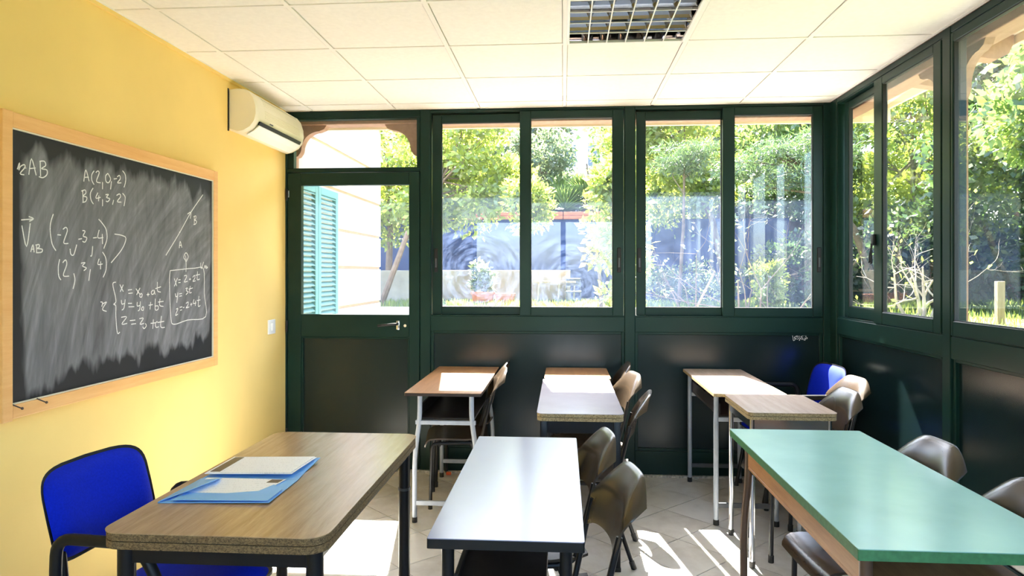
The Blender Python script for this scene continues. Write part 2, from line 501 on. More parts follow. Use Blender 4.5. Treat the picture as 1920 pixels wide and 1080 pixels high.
for i in range(-40, 41):
    for j in range(-40, 41):
        cx, cy = ox + HD*(i+j), oy + HD*(i-j)
        if cx < x_lo-HD or cx > x_hi+HD or cy < y_lo-HD or cy > y_hi+HD: continue
        full = [(cx+a, cy+b) for a, b in whole_tile()]
        p = full
        for ax, lim, less in ((0, x_lo, False), (0, x_hi, True), (1, y_lo, False), (1, y_hi, True)):
            p = clip(p, ax, lim, less) if p else p
        if len(p) < 3: continue
        area = abs(sum(p[k][0]*p[(k+1) % len(p)][1]-p[(k+1) % len(p)][0]*p[k][1] for k in range(len(p))))/2
        if area < 0.002: continue
        if area > 0.98*2*(HD-0.0034)**2:
            if proto is None:
                proto = MB().prism(whole_tile(), -0.006, 0.0).build('floor_tile', M['tile'], fl, loc=(cx, cy, 0))
            else:
                o = proto.copy(); C.objects.link(o); o.location = (cx, cy, 0)
        else:
            MB().prism([(a-cx, b-cy) for a, b in p], -0.006, 0.0).build('floor_tile', M['tile'], fl, loc=(cx, cy, 0))
strip = MB().rbox(LX+0.004, RX-0.004, BY-0.026, BY+0.05, -0.005, 0.012, 0.003).build('trim_1', M['marble'])
tag(strip, kind='structure')

# ---- ceiling: slab, grid and mineral tiles
ce = MB().box(LX-0.1, RX+0.1, FY-0.1, BY+0.1, CZ+0.10, CZ+0.13).build('ceiling', M['ceil'])
tag(ce, kind='structure')
gx = [-2.391+0.6*i for i in range(1, 8)]
gy = [2.3586+0.5888*j for j in range(-6, 5)]
xs = [LX] + gx[:-1] + [RX]
ys = [FY] + gy + [BY]
g = MB()
for x in gx[:-1]: g.box(x-0.011, x+0.011, FY, BY, CZ, CZ+0.006)
for y in gy:
    for a, b in zip(xs[:-1], xs[1:]): g.box(a+0.011, b-0.011, y-0.011, y+0.011, CZ+0.0005, CZ+0.006)
g.box(LX, LX+0.018, FY, BY, CZ, CZ+0.006); g.box(RX-0.018, RX, FY, BY, CZ, CZ+0.006)
g.box(LX+0.018, RX-0.018, BY-0.018, BY, CZ, CZ+0.006)
g.build('ceiling_grid', M['grid'], ce)
FX0, FX1, FY0, FY1 = gx[3], gx[4], gy[7], gy[8]      # the bay with the light
for i, (a, b) in enumerate(zip(xs[:-1], xs[1:])):
    for j, (c, d) in enumerate(zip(ys[:-1], ys[1:])):
        if abs(a-FX0) < 0.01 and abs(c-FY0) < 0.01: continue
        m = 0.013
        MB().rbox(a+m, b-m, c+m, d-m, CZ+0.0035, CZ+0.018, 0.003, 1).build('ceiling_tile', M['ceil'], ce)

# ---- plaster walls
wl = MB().box(LX-0.12, LX, FY-0.1, BY+0.1, -0.1, CZ+0.05).build('wall_left', M['yellow'])
tag(wl, kind='structure')
MB().box(LX, LX+0.012, FY, BY-0.02, CZ-0.016, CZ+0.002).build('ceiling_angle', M['yellow'], wl)

def rect_frame(mb, axis, a0, a1, z0, z1, wl_, wr, wb, wt, d0, d1, bev=0.003):
    """picture-frame of four members in a wall plane; axis 'x' = back wall (a along x, d along y), 'y' = right wall"""
    def bx(p0, p1, q0, q1):
        if axis == 'x': mb.rbox(p0, p1, d0, d1, q0, q1, bev, 1)
        else: mb.rbox(d0, d1, p0, p1, q0, q1, bev, 1)
    bx(a0, a0+wl_, z0, z1); bx(a1-wr, a1, z0, z1)
    bx(a0+wl_, a1-wr, z0, z0+wb); bx(a0+wl_, a1-wr, z1-wt, z1)
    return mb

def abox(mb, axis, a0, a1, d0, d1, z0, z1, bev=0.0):
    f = (lambda *q: mb.rbox(*q, bev, 1)) if bev else mb.box
    if axis == 'x': f(a0, a1, d0, d1, z0, z1)
    else: f(d0, d1, a0, a1, z0, z1)
    return mb

def pane(name, mat, parent, axis, a0, a1, z0, z1, d):
    mb = MB()
    ca = (a0+a1)/2
    e = 0.006
    if axis == 'x':
        mb.box(a0-e-ca, a1+e-ca, -0.002, 0.002, -e, z1-z0+e)
        return mb.build(name, mat, parent, loc=(ca, d, z0))
    mb.box(-0.002, 0.002, a0-e-ca, a1+e-ca, -e, z1-z0+e)
    return mb.build(name, mat, parent, loc=(d, ca, z0))

def latch(parent, axis, a, d, z, sgn=-1):
    """recessed flush pull of a sliding sash"""
    mb = MB(); abox(mb, axis, a-0.013, a+0.013, d+sgn*0.006, d+0.001*-sgn, z-0.085, z+0.085, 0.004)
    o = mb.build('flush_pull', M['black'], parent)
    mb = MB(); abox(mb, axis, a-0.006, a+0.006, d+sgn*0.0085, d+sgn*0.005, z-0.05, z+0.015, 0.002)
    mb.build('latch', M['darkgrey'], o)
    return o

def sash(win, axis, o0, o1, z0, z1, g0, g1, gz0, gz1, d0, d1, gm, lat=None, sgn=-1):
    mb = MB()
    rect_frame(mb, axis, o0, o1, z0, z1, g0-o0, o1-g1, gz0-z0, z1-gz1, d0, d1)
    s = mb.build('sash', M['green'], win)
    mb = MB()
    dm = (d0+d1)/2
    rect_frame(mb, axis, g0-0.003, g1+0.003, gz0-0.003, gz1+0.003, 0.007, 0.007, 0.007, 0.007, dm-0.011, dm+0.011, 0.001)
    mb.build('glazing_bead', M['gasket'], s)
    pane('glass_pane', gm, s, axis, g0, g1, gz0, gz1, dm)
    if lat is not None: latch(s, axis, lat, d0 if sgn < 0 else d1, 1.49, sgn)
    return s

# ---- back wall: green steel framing, panels, door and two sliding windows
wb = MB()
Y0, Y1 = BY, BY+0.075
def post(x0, x1, z0=0.0, z1=CZ, y0=Y0): wb.rbox(x0, x1, y0, Y1, z0, z1, 0.003, 1)
post(LX, -1.972)                                    # at the yellow wall
post(-1.008, -0.934); post(0.424, 0.494); post(1.757, RX+0.08)
wb.rbox(-1.972, -1.008, Y0+0.004, Y1, 2.505, CZ, 0.003, 1)            # over the transom light
wb.rbox(-1.972, -1.008, Y0+0.004, Y1, 2.118, 2.146, 0.003, 1)         # door head
for a, b in ((-0.934, 0.424), (0.494, 1.757)):
    wb.rbox(a, b, Y0+0.003, Y1, 2.536, CZ, 0.003, 1)
    wb.rbox(a, b, Y0+0.003, Y1, 0.992, 1.098, 0.003, 1)
    wb.rbox(a, b, Y0+0.003, Y1, 0.0, 0.172, 0.003, 1)
wbo = wb.build('wall_back', M['green'])
tag(wbo, kind='structure')
for a, b in ((-0.934, 0.424), (0.494, 1.757)):
    p = MB().box(a-0.01, b+0.01, Y0+0.030, Y0+0.055, 0.16, 1.0).build('panel', M['panel'], wbo)
    mb = MB(); rect_frame(mb, 'x', a, b, 0.17, 0.994, 0.022, 0.022, 0.02, 0.02, Y0+0.012, Y0+0.034, 0.003)
    mb.build('panel_bead', M['green'], p)

# transom light over the door
tr = MB(); rect_frame(tr, 'x', -1.972, -1.008, 2.146, 2.505, 0.047, 0.025, 0.004, 0.010, Y0+0.006, Y0+0.06)
w3 = tr.build('window_3', M['green']); tag(w3, kind='structure')
pane('glass_pane', glassmat('transom_glass', None, 0.0, 0.004), w3, 'x', -1.925, -1.033, 2.150, 2.497, Y0+0.035)

# door
dr = MB()
DX0, DX1, DZ1 = -1.966, -1.012, 2.114
rect_frame(dr, 'x', DX0, DX1, 0.015, DZ1, 0.099, 0.074, 0.135, 0.089, Y0-0.004, Y0+0.048)
dr.rbox(DX0+0.099, DX1-0.074, Y0-0.004, Y0+0.048, 0.945, 1.106, 0.003, 1)
door = dr.build('door_1', M['green']); tag(door, kind='structure')
pn = MB().box(DX0+0.09, DX1-0.065, Y0+0.02, Y0+0.04, 0.14, 0.955).build('panel', M['panel'], door)
mb = MB(); rect_frame(mb, 'x', DX0+0.099, DX1-0.074, 0.15, 0.945, 0.012, 0.012, 0.012, 0.012, Y0+0.004, Y0+0.024, 0.002)
mb.build('panel_bead', M['green'], pn)
pane('glass_pane', glassmat('door_glass', 0.95, 0.010, 0.002, 3.0), door, 'x', DX0+0.099, DX1-0.074, 1.106, 2.025, Y0+0.02)
hd = MB().rbox(-1.176, -1.152, Y0-0.011, Y0-0.003, 1.000, 1.064, 0.004).build('handle_plate', M['chrome'], door, True)
MB().tube(fillet([(-1.164, Y0-0.008, 1.042), (-1.164, Y0-0.05, 1.042), (-1.20, Y0-0.052, 1.040), (-1.298, Y0-0.05, 1.028)], 0.015), 0.0095, 10).build('lever', M['blackmetal'], hd, True)
MB().tube([(-1.114, Y0-0.0055, 1.028), (-1.114, Y0-0.003, 1.028)], 0.010, 14).build('keyhole', M['creamdark'], door, True)
for z in (1.96, 1.02, 0.25):
    MB().tube([(-1.969, Y0-0.012, z-0.04), (-1.969, Y0-0.012, z+0.04)], 0.009, 10).build('hinge', M['blackmetal'], door, True)
MB().rbox(-1.969, -1.955, Y0-0.007, Y0-0.003, 1.94, 1.99, 0.001, 1).build('hinge_plate', M['chrome'], door)

# sliding windows of the back wall (outer sash behind, inner sash in front)
def window_back(n, a0, a1, s_out, g_out, s_in, g_in, gm_out, gm_in, latout, latin):
    mb = MB(); rect_frame(mb, 'x', a0, a1, 1.098, 2.536, 0.005, 0.006, 0.008, 0.006, Y0+0.008, Y0+0.07, 0.001)
    w = mb.build(n, M['green']); tag(w, kind='structure')
    sash(w, 'x', s_out[0], s_out[1], 1.106, 2.522, g_out[0], g_out[1], 1.160, 2.464, Y0+0.036, Y0+0.064, gm_out, latout)
    sash(w, 'x', s_in[0], s_in[1], 1.104, 2.532, g_in[0], g_in[1], 1.160, 2.480, Y0-0.002, Y0+0.030, gm_in, latin)
    return w
ga = glassmat('pane_far_left', 0.87, 0.030, 0.003, 1.0, (-0.02, 0.22))
gb = glassmat('pane_mid_left', 0.86, 0.026, 0.003, 2.0, (0.0, 0.16))
gc = glassmat('pane_mid_right', 0.80, 0.040, 0.003, 5.0)
gd = glassmat('pane_far_right', 0.75, 0.017, 0.002, 7.0)
window_back('window_1', -0.934, 0.424, (-0.926, -0.285), (-0.861, -0.301), (-0.303, 0.415), (-0.226, 0.342), ga, gb, -0.900, 0.385)
window_back('window_2', 0.494, 1.757, (0.5065, 1.100), (0.568, 1.088), (1.088, 1.752), (1.166, 1.687), gc, gd, 0.528, 1.727)

# ---- right wall: the same framing seen along its length
wr = MB()
X0, X1 = RX, RX+0.075
bays = [(3.470, 4.762), (2.06, 3.400), (0.65, 1.99), (-0.90, 0.58)]
def rpost(y0, y1): wr.rbox(X0, X1, y0, y1, 0, CZ, 0.003, 1)
rpost(4.762, BY)
rpost(3.400, 3.470); rpost(1.99, 2.06); rpost(0.58, 0.65); rpost(FY, -0.90)
for a, b in bays:
    wr.rbox(X0+0.003, X1, a, b, 2.52, CZ, 0.003, 1)
    wr.rbox(X0+0.003, X1, a, b, 1.00, 1.105, 0.003, 1)
    wr.rbox(X0+0.003, X1, a, b, 0.0, 0.172, 0.003, 1)
wro = wr.build('wall_right', M['green']); tag(wro, kind='structure')
for a, b in bays:
    p = MB().box(X0+0.030, X0+0.055, a-0.01, b+0.01, 0.16, 1.02).build('panel', M['panel'], wro)
    mb = MB(); rect_frame(mb, 'y', a, b, 0.17, 1.005, 0.022, 0.022, 0.02, 0.02, X0+0.012, X0+0.034, 0.003)
    mb.build('panel_bead', M['green'], p)
gr = [glassmat('pane_right_%d' % k, None, 0.004, 0.001, 11.0+k, refl=1.25) for k in range(4)]
for k, (a, b) in enumerate(bays):
    mb = MB(); rect_frame(mb, 'y', a, b, 1.105, 2.52, 0.006, 0.006, 0.008, 0.006, X0+0.008, X0+0.07, 0.001)
    w = mb.build('window_%d' % (4+k), M['green']); tag(w, kind='structure')
    if k == 0:
        sash(w, 'y', 4.17, 4.72, 1.115, 2.508, 4.205, 4.653, 1.185, 2.465, X0+0.036, X0+0.064, gr[0])
        s = sash(w, 'y', 3.478, 4.200, 1.110, 2.515, 3.548, 4.096, 1.178, 2.472, X0-0.002, X0+0.030, gr[1])
        hh = MB().rbox(X0-0.022, X0-0.002, 4.165, 4.195, 1.560, 1.625, 0.004).build('handle_box', M['black'], s, True)
        MB().tube(fillet([(X0-0.014, 4.190, 1.57), (X0-0.030, 4.190, 1.50), (X0-0.030, 4.190, 1.455), (X0-0.030, 4.165, 1.455), (X0-0.030, 4.165, 1.57)], 0.008, 3), 0.005, 8).build('handle_loop', M['blackmetal'], hh, True)
    else:
        mid = (a+b)/2
        sash(w, 'y', mid-0.03, b-0.008, 1.110, 2.515, mid+0.03, b-0.084 if k > 1 else 3.374, 1.178, 2.472, X0-0.002, X0+0.030, gr[(k+1) % 4])
        sash(w, 'y', a+0.008, mid+0.02, 1.115, 2.508, a+0.075, mid+0.02-0.02, 1.185, 2.465, X0+0.036, X0+0.064, gr[k])

# ---- wall behind the camera: yellow, with an unseen wide window added to let in light
wf = MB()
wf.box(LX, RX+0.08, FY-0.1, FY, -0.1, 0.9); wf.box(LX, RX+0.08, FY-0.1, FY, 2.3, CZ+0.05)
wf.box(LX, -1.5, FY-0.1, FY, 0.9, 2.3); wf.box(1.5, RX+0.08, FY-0.1, FY, 0.9, 2.3)
wfo = wf.build('wall_front', M['yellow']); tag(wfo, kind='structure')
mb = MB(); rect_frame(mb, 'x', -1.5, 1.5, 0.9, 2.3, 0.06, 0.06, 0.06, 0.06, FY-0.08, FY-0.02)
mb.rbox(-0.04, 0.04, FY-0.08, FY-0.02, 0.96, 2.24, 0.003, 1)
w8 = mb.build('window_8', M['green']); tag(w8, kind='structure')
for a, b in ((-1.44, -0.04), (0.04, 1.44)):
    pane('glass_pane', gr[3], w8, 'x', a, b, 0.96, 2.24, FY-0.05)

# ---- verandah roof: slab, soffits, fascias, header beams, posts and brackets
EY, EX, EZB, EZR = 5.46, 2.45, 2.534, 2.630
rf = MB().prism([(LX-3.0, FY-0.6), (EX, FY-0.6), (EX, EY), (LX-3.0, EY)], 2.80, 2.92).build('roof', M['roof'])
tag(rf, kind='structure')
MB().prism([(Y1, 2.70), (EY-0.02, 2.66), (EY-0.02, 2.80), (Y1, 2.80)], LX-0.2, EX-0.02, 'x').build('soffit', M['soffit'], rf)
MB().prism([(X1, 2.70), (EX-0.02, 2.68), (EX-0.02, 2.80), (X1, 2.80)], FY-0.6, Y1, 'y').build('soffit', M['soffit'], rf)
MB().rbox(LX-0.2, EX, EY-0.025, EY, EZB, 2.86, 0.003, 1).build('fascia_board', M['soffit'], rf)
MB().rbox(EX-0.025, EX, FY-0.6, EY-0.025, EZR, 2.86, 0.003, 1).build('fascia_board', M['soffit'], rf)
MB().rbox(LX-0.1, X1+0.15, Y1+0.005, Y1+0.125, 2.475, 2.70, 0.006).build('header_beam', M['timber'], rf)
MB().rbox(X1+0.03, X1+0.15, FY-0.3, Y1+0.0, 2.475, 2.70, 0.006).build('header_beam', M['timber'], rf)
for y in (4.55, 3.98, 3.40, 2.82, 2.24, 1.66, 1.08, 0.5, -0.1, -0.7):
    MB().prism([(X1+0.15, 2.60), (EX-0.12, 2.55), (EX-0.06, 2.58), (EX-0.035, 2.64), (EX-0.035, 2.69), (X1+0.15, 2.70)], y-0.04, y+0.04, 'y').build('rafter_tail', M['timber'], rf)
def bracket(parent, axis, a, sgn, d0, d1, top=2.478):
    pts = [(0, 0), (0.245, 0), (0.225, -0.03), (0.195, -0.042)]
    for k in range(9):
        t = R(90*k/8)
        pts.append((0.190-0.135*math.sin(t), -0.045-0.135*(1-math.cos(t))))
    pts += [(0.048, -0.20), (0.03, -0.225), (0, -0.235)]
    pl = [(a+sgn*p, top+q) for p, q in pts]
    return MB().prism(pl, d0, d1, 'y' if axis == 'x' else 'x').build('curved_bracket', M['timber'], parent)
for n, (x0, x1, y0, y1, br) in enumerate(((-2.06, -1.957, Y1+0.012, Y1+0.118, 1), (-1.05, -0.94, Y1+0.012, Y1+0.118, -1), (1.905, 1.978, 3.570, 3.700, 2))):
    t = MB().rbox(x0, x1, y0, y1, -0.1, 2.476, 0.006).build('verandah_post', M['timberz'])
    tag(t, ['reddish timber verandah post outside, beside the yellow wall corner', 'reddish timber verandah post behind the mullion right of the door',
            'brown timber verandah post outside the right-hand window'][n], 'post')
    if br == 1: bracket(t, 'x', x1-0.005, 1, Y1+0.03, Y1+0.10)
    elif br == -1: bracket(t, 'x', x0+0.005, -1, Y1+0.03, Y1+0.10)
    else:
        bracket(t, 'y', y0+0.005, -1, x0+0.015, x1-0.015); bracket(t, 'y', y1-0.005, 1, x0+0.015, x1-0.015)

# ---- house facade running out from the yellow wall, with rendered bands and shutters
hf = MB().box(-2.4, -2.0, Y1+0.13, 7.49, -0.1, 2.95).build('wall_house', M['joint']); tag(hf, kind='structure')
zb = [-0.1, 0.39, 0.74, 1.092, 1.452, 1.784, 2.133, 2.48, 2.92]
for a, b in zip(zb[:-1], zb[1:]):
    MB().rbox(-2.02, -1.985, Y1+0.135, 7.495, a+0.014, b-0.014, 0.004, 1).build('rendered_band', M['render'], hf)
for k, (a, b) in enumerate(((5.06, 5.437), (5.447, 5.935))):
    sh = empty('window_shutter', (-1.985, a, 0.62))
    tag(sh, ['teal louvred shutter leaf nearest the door hinge side', 'wider teal louvred shutter leaf next to the white house wall'][k], 'shutter', 'teal shutters')
    w = b-a
    mb = MB()
    rect_frame(mb, 'y', 0, w, 0, 1.475, 0.06, 0.06, 0.09, 0.06, 0.004, 0.040)
    mb.build('frame', M['teal'], sh)
    z = 0.115
    while z < 1.40:
        MB().prism([(0.008, z+0.030), (0.012, z+0.033), (0.038, z+0.006), (0.034, z+0.002)], 0.056, w-0.056, 'y').build('louvre_slat', M['teal'], sh)
        z += 0.040
    MB().box(0.003, 0.006, 0.05, w-0.05, 0.08, 1.42).build('backing', M['white'], sh)

# ================================================================ OBJECTS IN THE ROOM
# ---- chalkboard
BX, BYc, BZ = LX, 3.090, 0.880
board = empty('chalkboard', (BX, BYc, BZ), 0, 'large dusty chalkboard in an orange pine frame on the yellow wall', 'chalkboard')
ya, yb, za, zt = 2.304-BYc, 3.828-BYc, 0.0, 1.094
MB().box(0.004, 0.022, ya+0.02, yb-0.02, za+0.02, zt-0.02).build('writing_surface', M['board'], board)
MB().rbox(0.0, 0.036, ya-0.004, ya+0.042, za-0.006, zt+0.002, 0.003).build('frame_stile', M['boardframe'], board)
MB().rbox(0.0, 0.034, yb-0.044, yb, za, zt, 0.003).build('frame_stile', M['boardframe'], board)
MB().rbox(0.0, 0.034, ya+0.042, yb-0.044, zt-0.055, zt, 0.003).build('frame_rail', M['boardframe'], board)
MB().rbox(0.0, 0.034, ya+0.042, yb-0.044, za, za+0.050, 0.003).build('frame_rail', M['boardframe'], board)
mb = MB(); rect_frame(mb, 'y', ya+0.042, yb-0.044, za+0.050, zt-0.055, 0.004, 0.004, 0.005, 0.005, 0.018, 0.030, 0.001)
mb.build('inner_lip', M['cream'], board)
for yy, zz in ((2.357, 0.915), (2.475, 0.915)):
    MB().tube([(0.030, yy-BYc-0.01, zz-BZ+0.018), (0.052, yy-BYc+0.01, zz-BZ)], 0.0025, 6).tube([(0.052, yy-BYc+0.009, zz-BZ), (0.053, yy-BYc+0.013, zz-BZ)], 0.005, 8).build('nail', M['nail'], board, True)
CHALK = "2382,1774 2392,1799 2389,1772 2396,1786 2414,1796 2417,1786 2395,1761 2414,1759;2421,1785 2423,1784;2436,1762 2449,1823 2472,1765;2439,1785 2469,1792;2492,1820 2494,1765;2489,1820 2513,1824 2520,1809 2499,1794 2526,1793 2526,1775 2506,1761 2486,1762;2732,1776 2744,1825 2764,1781;2734,1793 2762,1798;2795,1829 2781,1811 2781,1788 2795,1771;2806,1823 2819,1832 2827,1823 2810,1787 2836,1784;2849,1789 2849,1758;2884,1831 2869,1817 2872,1795 2888,1791 2902,1810 2884,1831;2908,1800 2902,1764;2924,1812 2946,1817;2948,1825 2963,1833 2969,1819 2949,1799 2976,1802;2985,1857 3004,1842 3007,1813 2995,1784;2725,1737 2728,1691;2718,1735 2740,1742 2744,1729 2728,1716 2750,1713 2744,1696 2724,1689;2789,1756 2772,1732 2776,1705 2791,1689;2819,1740 2806,1716 2836,1722;2825,1729 2823,1704;2849,1715 2849,1686;2869,1737 2888,1740 2875,1726 2897,1723 2884,1709 2871,1710;2923,1720 2915,1699;2943,1742 2963,1751 2971,1740 2948,1716 2976,1716;2985,1756 3004,1740 2995,1700;2400,1593 2458,1601;2436,1608 2459,1602 2439,1591;2403,1573 2425,1497 2443,1584;2445,1478 2456,1505 2462,1477;2446,1488 2460,1489;2474,1505 2474,1478;2469,1504 2486,1507 2487,1497 2476,1492 2502,1490 2499,1479 2472,1476;2560,1628 2546,1593 2544,1558 2554,1512 2574,1487;2582,1549 2601,1549;2612,1572 2629,1581 2636,1566 2616,1520 2642,1518;2652,1497 2656,1476 2673,1474 2690,1515;2724,1574 2740,1572 2728,1552 2750,1546 2740,1528 2724,1530;2700,1537 2721,1541;2786,1513 2781,1474 2772,1472;2789,1547 2812,1550;2827,1583 2819,1550 2853,1552;2847,1567 2849,1524;2824,1628 2844,1615 2872,1588 2878,1548 2857,1505;2929,1571 2980,1568 3009,1555 2980,1506 2906,1445;2594,1454 2587,1425 2589,1389 2601,1373;2611,1441 2627,1452 2633,1433 2614,1391 2646,1388;2673,1399 2680,1372 2669,1337;2716,1440 2740,1443 2724,1429 2748,1421 2732,1410;2772,1416 2762,1368;2827,1461 2819,1437 2849,1439;2837,1450 2836,1416;2849,1490 2871,1462 2872,1416 2853,1382;2836,1277 2849,1274 2844,1257;2849,1268 2875,1275 2853,1253 2851,1242 2875,1235;2938,1360 2917,1352 2934,1299 2938,1273 2923,1263 2938,1255 2938,1211 2948,1137 2966,1138;2966,1349 2990,1317;2990,1348 2969,1317;3024,1323 3053,1325;3027,1308 3058,1309;3083,1328 3114,1300;3114,1331 3088,1300;3121,1306 3111,1293 3124,1287 3131,1299 3121,1306;3166,1298 3188,1299;3177,1307 3177,1290;3220,1319 3204,1310 3209,1298 3226,1303 3226,1319 3235,1296;3254,1357 3254,1315 3282,1307;3237,1325 3284,1333;2976,1280 2980,1262 2999,1264;3004,1282 2995,1244 2980,1235;3024,1263 3053,1262;3028,1247 3070,1246;3093,1266 3093,1248 3114,1250;3117,1268 3111,1232 3098,1225;3135,1243 3124,1231 3138,1225 3142,1239 3135,1243;3182,1247 3215,1249;3198,1262 3193,1227;3237,1276 3235,1225 3259,1224 3259,1240 3237,1241;3276,1275 3273,1243 3305,1236;3259,1259 3305,1261;2976,1203 3014,1202 2980,1173 3017,1173;3038,1184 3078,1184;3048,1167 3083,1167;3109,1188 3140,1188 3114,1163 3145,1164;3156,1163 3163,1150 3145,1139 3135,1149;3198,1160 3242,1160;3220,1178 3215,1133;3254,1166 3237,1157 3242,1138 3265,1139;3288,1190 3282,1138 3316,1132;3254,1160 3311,1162;3364,1412 3358,1352 3370,1178 3400,1141 3526,1154 3712,1160 3697,1289 3690,1420 3593,1426 3364,1412;3511,1406 3511,1458 3490,1482 3511,1506 3533,1486 3511,1458;3507,1492 3513,1467;3659,1456 3665,1424 3690,1461;3697,1426 3705,1442 3712,1426;3719,1443 3719,1426 3734,1432 3719,1435;3402,1372 3424,1334;3431,1375 3402,1333;3439,1365 3459,1366;3439,1351 3459,1352;3494,1385 3516,1388 3513,1374 3494,1354 3526,1357;3542,1367 3559,1368;3550,1374 3550,1362;3577,1377 3595,1388 3600,1374 3579,1356 3606,1359;3627,1409 3623,1366 3648,1368;3606,1388 3651,1393;3410,1297 3415,1280 3431,1283;3434,1300 3424,1249;3447,1293 3472,1295;3449,1281 3472,1283;3507,1319 3526,1322 3513,1308 3533,1302 3511,1287;3553,1332 3546,1297 3566,1298;3537,1315 3577,1321;3418,1216 3434,1218 3412,1186 3434,1191;3452,1224 3475,1226;3456,1208 3472,1211;3482,1221 3495,1222;3511,1242 3533,1248 3529,1231 3511,1218 3542,1222;3553,1233 3573,1236;3562,1243 3562,1224;3590,1260 3582,1239 3613,1240;3606,1252 3604,1224;3641,1276 3634,1222 3655,1225;3620,1252 3655,1255;3326,1488 3452,1609 3559,1721 3683,1828;3526,1709 3559,1721 3553,1687;3447,1609 3457,1610;3449,1612 3454,1607;3593,1704 3593,1658;3586,1700 3609,1706 3606,1688 3593,1683 3617,1678 3606,1663 3586,1658;3447,1528 3456,1563 3472,1531;3449,1542 3468,1544"
GRAF = "1560,978 1565,962 1568,939 1579,946 1575,962 1588,970 1592,979 1584,982 1568,974;1606,976 1607,963 1603,953 1593,949 1582,954 1577,962;1593,973 1598,967 1593,961 1588,967 1593,973;1608,979 1617,986 1631,983 1635,977 1630,970 1617,966 1632,955 1625,947 1615,957 1609,940 1606,944;1616,977 1618,975;1628,989 1638,990 1643,972 1652,988 1656,982 1650,966 1661,957 1653,951 1644,958 1646,942 1634,946"
def smooth_path(p, n=4):
    if len(p) < 3: return p
    q = []
    for i in range(len(p)-1):
        p0 = p[max(i-1, 0)]; p1 = p[i]; p2 = p[i+1]; p3 = p[min(i+2, len(p)-1)]
        for k in range(n):
            t = k/n
            q.append(tuple(0.5*((2*b)+(-a+c)*t+(2*a-5*b+4*c-d)*t*t+(-a+3*b-3*c+d)*t**3) for a, b, c, d in zip(p0, p1, p2, p3)))
    q.append(p[-1])
    return q
def strokes(mb, data, axis, off, d0, d1, w):
    for st in data.split(';'):
        p = [tuple(float(t)/1000 for t in q.split(',')) for q in st.split()]
        p = smooth_path([(a-off[0], b-off[1]) for a, b in p])
        L = []
        for i, (a, b) in enumerate(p):
            pa, pb = p[max(i-1, 0)], p[min(i+1, len(p)-1)]
            dx, dy = pb[0]-pa[0], pb[1]-pa[1]
            l = math.hypot(dx, dy) or 1
            L.append((a-dy/l*w, b+dx/l*w, a+dy/l*w, b-dx/l*w))
        for (a, b, c, d), (e, f, g_, h) in zip(L[:-1], L[1:]):
            if axis == 'y':
                vs = [(d0, a, b), (d0, c, d), (d0, g_, h), (d0, e, f), (d1, a, b), (d1, c, d), (d1, g_, h), (d1, e, f)]
            else:
                vs = [(a, d0, b), (c, d0, d), (g_, d0, h), (e, d0, f), (a, d1, b), (c, d1, d), (g_, d1, h), (e, d1, f)]
            mb.add(vs, [(0,1,2,3), (4,7,6,5), (0,4,5,1), (1,5,6,2), (2,6,7,3), (3,7,4,0)])
mb = MB(); strokes(mb, CHALK, 'y', (BYc, BZ), 0.0215, 0.0226, 0.0021)
tag(mb.build('chalk_writing', M['chalk'], board), 'white chalk handwriting of vectors and line equations')
# scratched tag on the back panel
mb = MB(); strokes(mb, GRAF, 'x', (0, 0), Y0+0.0292, Y0+0.031, 0.0016)
mb.build('scratched_tag', M['chalk'], wbo)

# ---- air conditioner
ac = empty('air_conditioner', (LX, 4.02, 2.235), 0, 'cream wall-mounted air conditioner above the green door', 'air conditioner')
prof = [(0.0, 0.018), (0.0, 0.262), (0.05, 0.266), (0.105, 0.262), (0.145, 0.245), (0.175, 0.212), (0.192, 0.165), (0.195, 0.115), (0.182, 0.066), (0.150, 0.030), (0.105, 0.008), (0.06, 0.0)]
AL = 0.77
prof = [(x*0.88, z) for x, z in prof]
def acprof(s): return [(0.0858+(x-0.0858)*s, 0.133+(z-0.133)*s) for x, z in prof]
mb = MB().prism(prof, 0.022, AL-0.022, 'y'); mb.build('body', M['cream'], ac, True, ang=30)
for y0, y1 in ((0.0, 0.024), (AL-0.024, AL)):
    mb = MB(); n = len(prof); a = acprof(0.94 if y0 == 0 else 1.012); b = acprof(1.012 if y0 == 0 else 0.94)
    vs = [(x, y0, z) for x, z in a] + [(x, y1, z) for x, z in b]
    mb.add(vs, [tuple(range(n)), tuple(range(n, 2*n))] + [(i, (i+1) % n, n+(i+1) % n, n+i) for i in range(n)])
    mb.build('end_cap', M['cream'], ac, True, ang=30)
MB().prism([(0.156, 0.056), (0.165, 0.074), (0.1755, 0.072), (0.163, 0.050)], 0.05, AL-0.07, 'y').build('air_outlet', M['black'], ac)
MB().prism([(0.088, 0.002), (0.134, 0.026), (0.164, 0.052), (0.166, 0.048), (0.136, 0.021), (0.090, -0.004)], 0.05, AL-0.07, 'y').build('outlet_flap', M['white'], ac)
for k in range(12):
    t = k/11
    x = 0.1725 - 0.026*t**2; z = 0.108 + 0.118*t
    MB().tube([(x, 0.12, z), (x, AL-0.09, z)], 0.0022, 5).build('grille_line', M['creamdark'], ac)
MB().rbox(0.165, 0.172, 0.20, 0.242, 0.086, 0.092, 0.001, 1).build('badge', M['darkgrey'], ac)
MB().rbox(0.130, 0.140, AL-0.085, AL-0.055, 0.026, 0.036, 0.002, 1).build('receiver_window', M['creamdark'], ac)
MB().box(-0.0005, 0.004, -0.012, 0.0, 0.01, 0.262).build('mounting_plate', M['black'], ac)

# ---- light switch
sw = empty('light_switch', (LX, 4.625, 0.985), 0, 'small white light switch on the yellow wall by the door', 'switch')
MB().rbox(0, 0.009, -0.058, 0.058, 0, 0.098, 0.004).build('plate', M['white'], sw, True)
MB().rbox(0.006, 0.014, -0.016, 0.016, 0.022, 0.076, 0.003).build('rocker', M['white'], sw, True)

